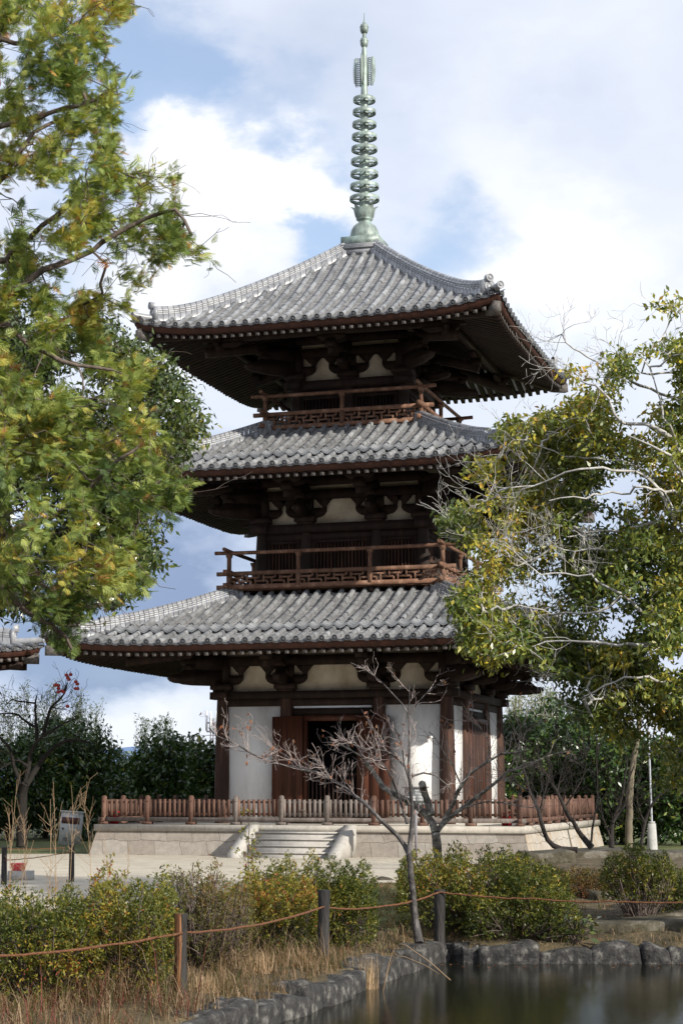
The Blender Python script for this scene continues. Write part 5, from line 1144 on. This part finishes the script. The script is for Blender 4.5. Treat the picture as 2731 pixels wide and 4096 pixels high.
# ------------------------------------------------------------------ evergreens behind the court
def evergreen(label, u, vt, hw, D, n=2600, Ls=.21, pale=False, low=0., seed=0, shade=0., group='evergreens of the hedge row'):
    b = at(u, 1930, D); b[2] = GZ; top = at(u, vt, D)[2]; R = 1.3 * hw * SDP / FPX * D; H = top - GZ; t = thing('evergreen_tree', label, 'tree', b, group)
    tr = MB(); limb(tr, [b, b + [.05, 0, H * .4], b + [0, .08, H * .85]], .13, .04, 8)
    lobes = [(b + np.array([0, 0, H * (.50)]), R, H * .5)]
    for _ in range(12): 
        a = rng.uniform(0, 6.28); z = rng.uniform(.15 + low, .88); q = .95
        lobes.append((b + np.array([math.cos(a) * R * .62 * q, math.sin(a) * R * .62 * q, H * z]), R * rng.uniform(.32, .5), H * rng.uniform(.12, .20)))
    lf = MB(); T = []
    for c, r, h in lobes:
        m = int(1.7 * n * (r * r * 1.6 + r * h) / sum(x[1] ** 2 * 1.6 + x[1] * x[2] for x in lobes) / 8) + 8; d = rdir(m); rr = rng.uniform(.55, 1.05, (m, 1)) ** .6 * (1 + .18 * vnoise(d[:, 0] * 3, d[:, 2] * 3, 1.5, seed + 3)[:, None])
        T.append(c + d * rr * [r, r, h])
    T = np.concatenate(T); T = T[T[:, 2] > GZ + low * H]; T[:, 2] = np.minimum(T[:, 2], top + rng.normal(0, .12, len(T)))
    for i in rng.choice(len(T), min(60, len(T)), False): tr.tube([b + [0, 0, H * rng.uniform(.2, .7)], (b + T[i]) / 2 + [0, 0, H * .25], T[i]], [.03, .02, .008], 4, cap=False)
    obj('trunk', tr, M['bark_dark'], t); tl = np.clip(rng.normal(.45, .15, len(T)), 0, 1); rosettes(lf, T, 8, .16, Ls, .42, tl, .3, .5)
    m = MB(); sh = np.array([b + np.array([rng.uniform(-.8, .8) * R, rng.uniform(-.4, .4) * R, H * rng.uniform(.9, 1.0)]) for _ in range(26)])
    obj('crown', lf, M['leaf_pale'] if pale else M['leaf_hedge'], t); return t
def shoots(label, u0, u1, vt, vb, D, n, group):
    b = at((u0 + u1) / 2, 1930, D); b[2] = GZ; t = thing('willow_shrub', label, 'shrub', b, group); st_ = MB(); lf = MB()
    for _ in range(n):
        u = rng.uniform(u0, u1); v = vt + abs(rng.normal(0, .35)) * (vb - vt) + (vb - vt) * .25 * abs(math.sin(u * .05)); d = D + rng.uniform(-.7, .7); e = at(u, v, d); p = np.array([e[0] + rng.normal(0, .25), e[1] + rng.normal(0, .25), GZ]); P = resample([p, (p + e) / 2 + rng.normal(0, .06, 3), e], .25)
        st_.tube(P, np.linspace(.02, .005, len(P)), 4, cap=False); k = P[P[:, 2] > e[2] - 2.2]; 
        C = np.repeat(k, 7, 0) + rng.normal(0, .06, (len(k) * 7, 3)); leaves(lf, C, unit(rng.normal(0, .8, C.shape) + [0, 0, .6]), rdir(len(C)), rng.uniform(.10, .17, len(C)), .032, np.clip(rng.normal(.55, .2, len(C)), 0, 1))
    obj('stems', st_, M['bark_grey'], t); obj('foliage', lf, M['leaf_pale'], t)
shoots('tall pale feathery shrub rising behind the persimmon tree', -20, 130, 1560, 1690, 70, 60, 'pale willow leaved shrubs'); shoots('pale upright shoots left of the gap where the far hill shows', 130, 240, 1585, 1690, 70, 46, 'pale willow leaved shrubs')
shoots('airy pale green shrub above the hedge right of the pagoda wall', 1160, 1290, 1575, 1660, 64, 110, 'pale willow leaved shrubs'); shoots('thin light shoots topping the hedge just left of the pagoda', 315, 400, 1640, 1700, 66, 36, 'pale willow leaved shrubs')
for a in [('dark evergreen at the far left behind the persimmon trunk', 20, 1672, 78, 64, 3600), ('dark evergreen just right of the persimmon trunk', 105, 1655, 74, 66, 3600), ('dark evergreen behind the leaning white cabinet', 185, 1668, 58, 63, 3600), ('lower evergreen below the far hill, right of the cabinet', 262, 1722, 50, 68, 2600), ('rounded evergreen with sunlit top midway between cabinet and pagoda', 362, 1675, 54, 61, 3600), ('narrow evergreen next to the left corner column', 430, 1690, 56, 63, 2800), ('evergreen half hidden behind the left corner column', 490, 1702, 44, 60, 1800),
          ('dark evergreen next to the pagoda right rear column', 1205, 1640, 66, 60, 3400), ('tall dark evergreen behind the bare saplings', 1280, 1610, 78, 62, 4400), ('dark evergreen behind the fence corner right of the pagoda', 1355, 1640, 74, 60, 3800), ('evergreen to the left of the steel pole', 1430, 1670, 72, 58, 3600), ('evergreen behind the steel pole', 1500, 1690, 70, 59, 3200), ('evergreen at the right edge beyond the pole', 1570, 1680, 70, 57, 2600)]:
    evergreen(*a, seed=len(a[0]))
def pale_trunk():
    D = 50.; b = at(1443, 1935, D); b[2] = GZ; t = thing('tree_trunk', 'pale smooth sunlit tree trunk standing left of the steel pole', 'tree', b); mb = MB(); limb(mb, [b, at(1445, 1850, D), at(1449, 1780, D), at(1462, 1700, D), at(1470, 1620, D)], .12, .06, 12); obj('trunk', mb, mat('pale_bark', (.09, .075, .055), (.21, .18, .125), 4, (1, 1, .3), .9, .3), t)
pale_trunk()

# ------------------------------------------------------------------ azaleas
def bush(name, label, cat, u0, u1, vt, vb, D, nros, m, Ll=.040, lobes=7, depth=.8, tl0=.45, twn=60, per=6, thin=1., base_lift=0., wl=.38, group=None, tvar=.17):
    c = at((u0 + u1) / 2, vb, D); R_, D_ = toRD(c); zg = float(ground_h(R_, D_)); W_ = (u1 - u0) * SDP / FPX * D / 2; top = at((u0 + u1) / 2, vt, D)[2]; H = max(.3, top - zg); b = np.array([c[0], c[1], zg]); t = thing(name, label, cat, b, group)
    lb = []
    for i in range(lobes):
        x = (i + .5) / lobes * 2 - 1 + rng.normal(0, .1); q = math.sqrt(max(.12, 1 - x * x * .75)); h = H * (.68 + .30 * q + rng.normal(0, .045)); r = W_ / lobes * rng.uniform(1.25, 1.8)
        for y in (-.45, .35): lb.append((b + RT * x * W_ * .85 + HF * (y * depth + rng.normal(0, .1)), max(r, .16), depth * .55, h * rng.uniform(.88, 1.0)))
    T, wn = [], []
    for cc, rx, ry, h in lb:
        m_ = max(10, int(nros / len(lb))); d = rdir(m_); d[:, 2] = np.abs(d[:, 2]) * 1.0; low = rng.rand(m_) < .45; rr = rng.uniform(.72, 1.05, (m_, 1)); loc = np.stack([d[:, 0] * rx, d[:, 1] * ry, np.zeros(m_)], 1) * rr
        zz = h * (.30 + base_lift + (.70 - base_lift) * d[:, 2] * rr[:, 0]); zz = np.where(low, h * rng.uniform(.0 + base_lift, .75, m_), zz); s_ = np.where(low, 1.0 / np.maximum(np.linalg.norm(d[:, :2], axis=1), .35), 1.); loc = loc * np.minimum(s_, 1.5)[:, None]
        T.append(cc + RT * loc[:, :1] + HF * loc[:, 1:2] + np.stack([np.zeros(m_), np.zeros(m_), zz], 1))
    T = np.concatenate(T); k = rng.rand(len(T)) < thin; T = T[k]
    st_ = MB()
    for i in rng.choice(len(T), min(twn, len(T)), False):
        f = b + (T[i] - b) * [.35, .35, 0] + rng.normal(0, .03, 3) * [1, 1, 0]; P = np.array([f, f + (T[i] - f) * .5 + rng.normal(0, .05, 3), T[i]]); st_.tube(resample(P, .15), .006, 4, cap=False); twig(st_, P[1], unit(T[i] - f), .25, .004, 1, .1, .25, (1, 3), None, .6, .0022)
    obj('stems', st_, M['bark_dull'] if thin < .9 else M['bark_brown'], t)
    lf = MB(); n = per; C = np.repeat(T, n, 0); out = unit(C - (b + [0, 0, H * .35])); A = unit(out * .6 + rng.normal(0, .75, C.shape) + [0, 0, .25]); kx = len(C)
    x = (C - b) @ RT; tt = np.clip(tl0 + .16 * vnoise(x * 3, C[:, 2] * 3, 1.2, len(label)) + np.repeat(rng.normal(0, tvar * .7, len(T)), n) + rng.normal(0, tvar * .7, kx), 0, 1)
    leaves(lf, C + rng.normal(0, .012, C.shape), A, unit([0, 0, 1.] + rng.normal(0, .6, C.shape)), rng.uniform(.75, 1.3, kx) * Ll, rng.uniform(.75, 1.3, kx) * Ll * wl, tt); obj('foliage', lf, m, t); return t
ga = 'azaleas on the pond bank'
bush('azalea_bush', 'large azalea with reddish tinged leaves filling the lower left corner', 'bush', -60, 235, 2018, 2285, 17.9, 4600, M['leaf_azalea'], .042, 6, .9, .58, 150, 6, .9, 0, .38, ga)
bush('azalea_bush', 'large green azalea behind the split charred post', 'bush', 180, 412, 1995, 2270, 18.5, 3800, M['leaf_azalea'], .042, 6, .9, .54, 130, 6, .92, .04, .38, ga)
bush('azalea_bush', 'sparse grey twiggy azalea with few brown leaves', 'bush', 345, 580, 1965, 2200, 21.2, 3000, M['leaf_dryaz'], .036, 6, .8, .45, 420, 6, .88, .05, .36, ga)
bush('azalea_bush', 'bright yellow green azalea left of the middle black post', 'bush', 515, 735, 1985, 2160, 23.4, 3400, M['leaf_azalea'], .042, 6, .8, .62, 120, 6, .95, .05, .38, ga)
bush('azalea_bush', 'green azalea below the platform stairs, behind the bright one', 'bush', 560, 860, 1952, 2140, 24.4, 4400, M['leaf_azalea'], .042, 7, .9, .44, 150, 6, .92, .08, .38, ga)
bush('azalea_bush', 'dark azalea in front of the stairs, right of the middle black post', 'bush', 740, 850, 2000, 2150, 23.9, 2000, M['leaf_azalea'], .042, 3, .6, .42, 80, 6, .96, .05, .38, ga)
bush('azalea_bush', 'big azalea with yellowing leaves right of the cherry trunk', 'bush', 905, 1290, 1938, 2138, 26.3, 5200, M['leaf_azalea'], .052, 8, 1.1, .50, 170, 6, .95, .03, .38, ga)
bush('azalea_bush', 'low leafy azalea spreading below the rope, left of the broad leaved plants', 'bush', 1060, 1320, 2020, 2150, 25.6, 2000, M['leaf_azalea'], .048, 6, .8, .45, 120, 6, .9, 0, .38, ga)
bush('azalea_bush', 'reddish brown azalea on the mound in front of the flat rocks', 'bush', 1225, 1410, 1985, 2085, 30.5, 1900, M['leaf_red'], .040, 5, .9, .5, 90, 6, .9, 0, .38, ga)
bush('azalea_bush', 'tall thin stemmed green azalea before the rock slabs at the right', 'bush', 1400, 1540, 1935, 2125, 27.0, 1500, M['leaf_azalea'], .052, 4, .7, .42, 110, 6, .8, .30, .38, ga)
bush('azalea_bush', 'green azalea cut by the right edge of the photo', 'bush', 1510, 1640, 1985, 2120, 27.6, 1300, M['leaf_azalea'], .050, 4, .8, .38, 60, 6, .9, .1, .38, ga)
bush('bamboo_grass', 'clump of long narrow green blades in front of the reddish azalea', 'plant', 1170, 1300, 1985, 2085, 28.6, 700, M['leaf_azalea'], .16, 5, .5, .52, 10, 3, .9, 0, .10)
def big_leaf():
    for i, (u, v, D, n, lab) in enumerate([(1255, 2110, 25.2, 34, 'low plant with broad glossy leaves on the bank, left of two'), (1320, 2100, 25.0, 34, 'low plant with broad glossy leaves beside the pale flat stone, right of two')]):
        p = at(u, v, D); R_, D_ = toRD(p); p[2] = float(ground_h(R_, D_)); t = thing('broad_leaf_plant', lab, 'plant', p, 'broad leaved plants on the bank'); st_ = MB(); lf = MB()
        for _ in range(n):
            e = p + RT * rng.normal(0, .17) + HF * rng.normal(0, .15) + [0, 0, rng.uniform(.05, .34)]; st_.tube(resample([p + rng.normal(0, .03, 3) * [1, 1, 0], (p + e) / 2 + [0, 0, .06], e], .1), .005, 4, cap=False)
            leaves(lf, np.repeat(e[None], 2, 0), unit(rng.normal(0, 1, (2, 3)) * [1, 1, .4]), unit([0, 0, 1.] + rng.normal(0, .4, (2, 3))), rng.uniform(.10, .17, 2), .055, np.clip(rng.normal(.6, .2, 2), 0, 1))
        obj('stems', st_, M['bark_brown'], t); obj('leaves', lf, M['leaf_broad'], t)
big_leaf()
def sapling():
    D = 25.; b = at(570, 2010, D); b[2] = float(ground_h(*toRD(b))); t = thing('sapling', 'slender leafy sapling in front of the left end of the stairs', 'tree', b); st_ = MB(); tips = []
    P = limb(st_, [b, at(570, 1950, D), at(572, 1900, D), at(573, 1868, D)], .012, .005, 5, .004)
    for i in range(26):
        j = rng.randint(len(P) // 4, len(P) - 1); twig(st_, P[j], unit(rng.normal(0, 1, 3) * [1, .6, .3] + [0, 0, .6]), rng.uniform(.12, .30), .004, 0, .1, .2, (1, 2), tips, .6, .0025)
    obj('stems', st_, M['bark_brown'], t); lf = MB(); T = np.array([x[0] for x in tips]); T = np.concatenate([T, T * .6 + .4 * P[rng.randint(len(P) // 2, len(P), len(T))]]); rosettes(lf, T, 7, .035, .065, .38, np.full(len(T), .62), -.2, .5); obj('foliage', lf, M['leaf_azalea'], t)
sapling()
# ------------------------------------------------------------------ grasses and litter
def blades(mb, B, h, w, lean, tint):
    n = len(B); a = rng.uniform(0, 6.28, n); d = np.stack([np.cos(a), np.sin(a), np.zeros(n)], 1); s_ = np.stack([-d[:, 1], d[:, 0], np.zeros(n)], 1); h = h[:, None]; w = np.broadcast_to(w, (n,))[:, None]; lean = np.broadcast_to(lean, (n,))[:, None]; up = np.array([0, 0, 1.])
    m = B + up * h * .55 + d * h * lean * .35; e = B + up * h * (1 - lean * .25) + d * h * lean
    V = np.stack([B - s_ * w / 2, B + s_ * w / 2, m + s_ * w * .4, e, m - s_ * w * .4], 1); I = np.arange(n)[:, None] * 5; mb.add(V.reshape(-1, 3), I + np.array([[0, 1, 2, 4]]), tint); mb.f.append(I + mb.n - n * 5 + np.array([[4, 2, 3]])); mb.t.append(np.broadcast_to(np.asarray(tint, float), (n,))); mb.mi.append(np.zeros(n, int))
def grass():
    mb = MB(); N = 150000; R_ = rng.uniform(-3.4, 7.6, N); D_ = rng.uniform(14.5, 33., N); k = ~inside(R_, D_, POND); dd = dist_poly(R_, D_, POND); k &= dd > .0; k &= ~((R_ < -.2) & (D_ > 24.)) ; k &= ~((R_ > 2.5) & (D_ > 25.4) & (rng.rand(N) > .25)) 
    den = .62 + .4 * fb(R_, D_, 1.6); k &= rng.rand(N) < den; R_, D_, dd = R_[k], D_[k], dd[k]; z = ground_h(R_, D_); B = CAM * [1, 1, 0] + R_[:, None] * RT + D_[:, None] * HF; B[:, 2] = z - .01
    left = smooth01((.9 - R_) / 1.2) * smooth01((23.2 - D_) / 2.); h = (.042 + .048 * rng.rand(len(R_))) * (1 + left * (1.0 + 1.1 * (fb(R_, D_, 1.1) > .15))) * rng.uniform(.6, 1.5, len(R_))
    # most blades grow in clumps that fan outwards, the rest stand singly between them
    nc = 2300; ci = rng.choice(len(R_), nc, False); cl = rng.randint(0, nc, int(len(R_) * .62)); sel = rng.choice(len(R_), len(cl), False); hc = rng.gamma(3., .33, nc)
    rad = rng.normal(0, .045, (len(cl), 2)); R_[sel] = R_[ci][cl] + rad[:, 0]; D_[sel] = D_[ci][cl] + rad[:, 1]; h[sel] = h[ci][cl] * (.45 + 1.0 * hc[cl]) * rng.uniform(.7, 1.3, len(cl)); k = ~inside(R_, D_, POND) & (rng.rand(len(R_)) < .95); R_, D_, h, left = R_[k], D_[k], h[k], left[k]
    z = ground_h(R_, D_); B = CAM * [1, 1, 0] + R_[:, None] * RT + D_[:, None] * HF; B[:, 2] = np.maximum(z, -.20) - .01
    tt = np.clip(.60 + .16 * fb(R_, D_, .9) + rng.normal(0, .17, len(R_)), 0, .95); g = rng.rand(len(R_)) < (.10 + .22 * smooth01((D_ - 22.5) / 2)); tt[g] = rng.uniform(0, .3, g.sum())
    rd = (R_ < -.6) & (D_ < 17.4) & (rng.rand(len(R_)) < .13); tt[rd] = 1.
    blades(mb, B, h, .0075, rng.uniform(.3, 1.1, len(R_)), tt); o = obj('grass', mb, M['grass']); tag(o, 'dry straw coloured grass covering the pond bank', 'grass', None, 'stuff')
    lt = MB(); n = 2600; R2 = rng.uniform(-2.6, 8, n); D2 = rng.uniform(16, 34, n); k = (~inside(R2, D2, POND)) & (dist_poly(R2, D2, POND) > .3); R2, D2 = R2[k], D2[k]; B = CAM * [1, 1, 0] + R2[:, None] * RT + D2[:, None] * HF; B[:, 2] = ground_h(R2, D2) + rng.uniform(.01, .06, len(R2))
    leaves(lt, B, unit(rng.normal(0, 1, B.shape) * [1, 1, .2]), unit([0, 0, 1.] + rng.normal(0, .4, B.shape)), rng.uniform(.03, .07, len(B)), .025, rng.rand(len(B)), .3); o = obj('leaf_litter', lt, M['dead']); tag(o, 'brown fallen leaves scattered over the bank', 'fallen leaves', None, 'stuff')
    fl = MB(); n = 46; R3 = rng.uniform(1.2, 6, n); D3 = SHORE_D - np.abs(rng.normal(0, .5, n)) - .15; k = inside(R3, D3, POND); R3, D3 = R3[k], D3[k]; B = CAM * [1, 1, 0] + R3[:, None] * RT + D3[:, None] * HF; B[:, 2] = WZ + .006
    leaves(fl, B, unit(rng.normal(0, 1, B.shape) * [1, 1, 0]), np.repeat([[0, 0, 1.]], len(B), 0), .06, .03, rng.rand(len(B)), .05); o = obj('floating_leaves', fl, M['dead']); tag(o, 'few dead leaves floating along the pond edge', 'fallen leaves', None, 'stuff')
grass()
def tuft(name, label, u, v, D, n, h, spread, m, tint=.6, w=.006, lean=.35, group=None, lean_dir=None, seed_heads=False):
    p = at(u, v, D); R_, D_ = toRD(p); p[2] = float(ground_h(R_, D_)); mb = MB(); B = p + rng.normal(0, spread, (n, 3)) * [1, 1, 0]
    blades(mb, B, rng.uniform(.45, 1.1, n) * h, w, rng.uniform(.05, lean, n), np.clip(rng.normal(tint, .2, n), 0, 1)); o = obj(name, mb, m, base=p); tag(o, label, 'grass', group); return o
gt = 'grass tufts on the bank'
tuft('grass_tuft', 'tall pale pampas like grass tuft left of the cherry trunk', 846, 2196, 21.6, 130, .62, .055, M['straw'], .6, .007, .30, gt)
tuft('grass_tuft', 'short green grass tuft at the foot of the pale pampas tuft', 880, 2190, 21.8, 60, .20, .06, M['grass'], .15, .010, .8, gt)
tuft('grass_tuft', 'green grass tuft hanging over the corner between the two banks', 1075, 2195, 23.5, 80, .17, .07, M['grass'], .22, .008, .9, gt)
tuft('grass_tuft', 'dark green grass tuft growing in a joint of the right bank stones', 1300, 2190, 23.4, 80, .16, .07, M['grass'], .15, .008, .9, gt)
tuft('grass_tuft', 'withered grass tuft in the bank joint below the dry turf', 1398, 2180, 23.5, 60, .15, .06, M['grass'], .55, .008, .9, gt)
tuft('grass_tuft', 'yellow green tuft at the water edge of the left bank', 745, 2240, 20.2, 70, .16, .07, M['grass'], .3, .009, .8, gt)
tuft('grass_tuft', 'green weed tuft on the dry bank in front of the middle black post', 770, 2172, 21.6, 60, .16, .06, M['grass'], .1, .012, .8, gt)
tuft('grass_tuft', 'straw tuft beside the split charred post', 470, 2230, 18.4, 90, .24, .07, M['straw'], .4, .006, .5, gt)
tuft('grass_tuft', 'dry straw tuft below the twiggy azalea', 600, 2190, 20.2, 120, .26, .075, M['straw'], .35, .006, .5, gt)
tuft('grass_tuft', 'pinkish dry tuft left of the middle black post', 690, 2180, 21.0, 120, .26, .075, M['straw'], .25, .006, .5, gt)
def reeds():
    p = at(865, 2200, 21.4); p[2] = float(ground_h(*toRD(p)))
    for lab, pts, r in (('long dry reed stem arching out over the pond', [p, at(905, 2178, 21.2), at(965, 2194, 20.9), at(1034, 2251, 20.6)], .005), ('lower dry reed stem lying out over the water below the arching one', [p, at(900, 2206, 21.1), at(960, 2210, 20.9), at(1010, 2238, 20.7)], .004)):
        mb = MB(); mb.tube(resample(pts, .08), r, 5); o = obj('reed_stem', mb, M['straw'], base=p); tag(o, lab, 'reed', 'reed stems over the pond')
reeds()
def weeds():
    data = [(-2, 2150, 1855, 'leftmost dry weed stalk at the left edge'), (22, 2080, 1790, 'tall dry weed beside the grey weathered post'), (95, 2085, 1835, 'dry weed stalk left of the white cabinet, before the persimmon'), (62, 2100, 1880, 'bent dry weed behind the red basin'), (128, 2090, 1795, 'tallest dry weed stalk left of the cabinet'), (150, 2090, 1850, 'dry weed stalk against the white cabinet'), (190, 2090, 1830, 'dry weed stalk just right of the cabinet'), (235, 2060, 1925, 'short pinkish dry weed on the gravel edge'), (280, 2060, 1940, 'short pinkish dry stem before the left platform corner'), (40, 2110, 1930, 'low dry weed in front of the concrete block')]
    for i, (u, vb, vt, lab) in enumerate(data):
        D = 22.0 + .5 * math.sin(i * 2.3); p = at(u, vb, D); p[2] = float(ground_h(*toRD(p))); e = at(u + rng.normal(12, 14), vt, D); mb = MB(); P = resample([p, (p + e) / 2 + RT * rng.normal(0, .05), e], .1); mb.tube(P, np.linspace(.005, .002, len(P)), 4, cap=False)
        for _ in range(16):
            j = rng.randint(len(P) // 4, len(P) - 1); twig(mb, P[j], unit(unit(P[j + 1] - P[j]) + rng.normal(0, .30, 3)), rng.uniform(.12, .38) * (1 if vt < 1900 else .5), .003, 1, .05, .06, (1, 4), None, .45, .0018)
        o = obj('dry_weed', mb, M['straw'], base=p); tag(o, lab, 'weed', 'dry weed stalks at the left')
weeds()
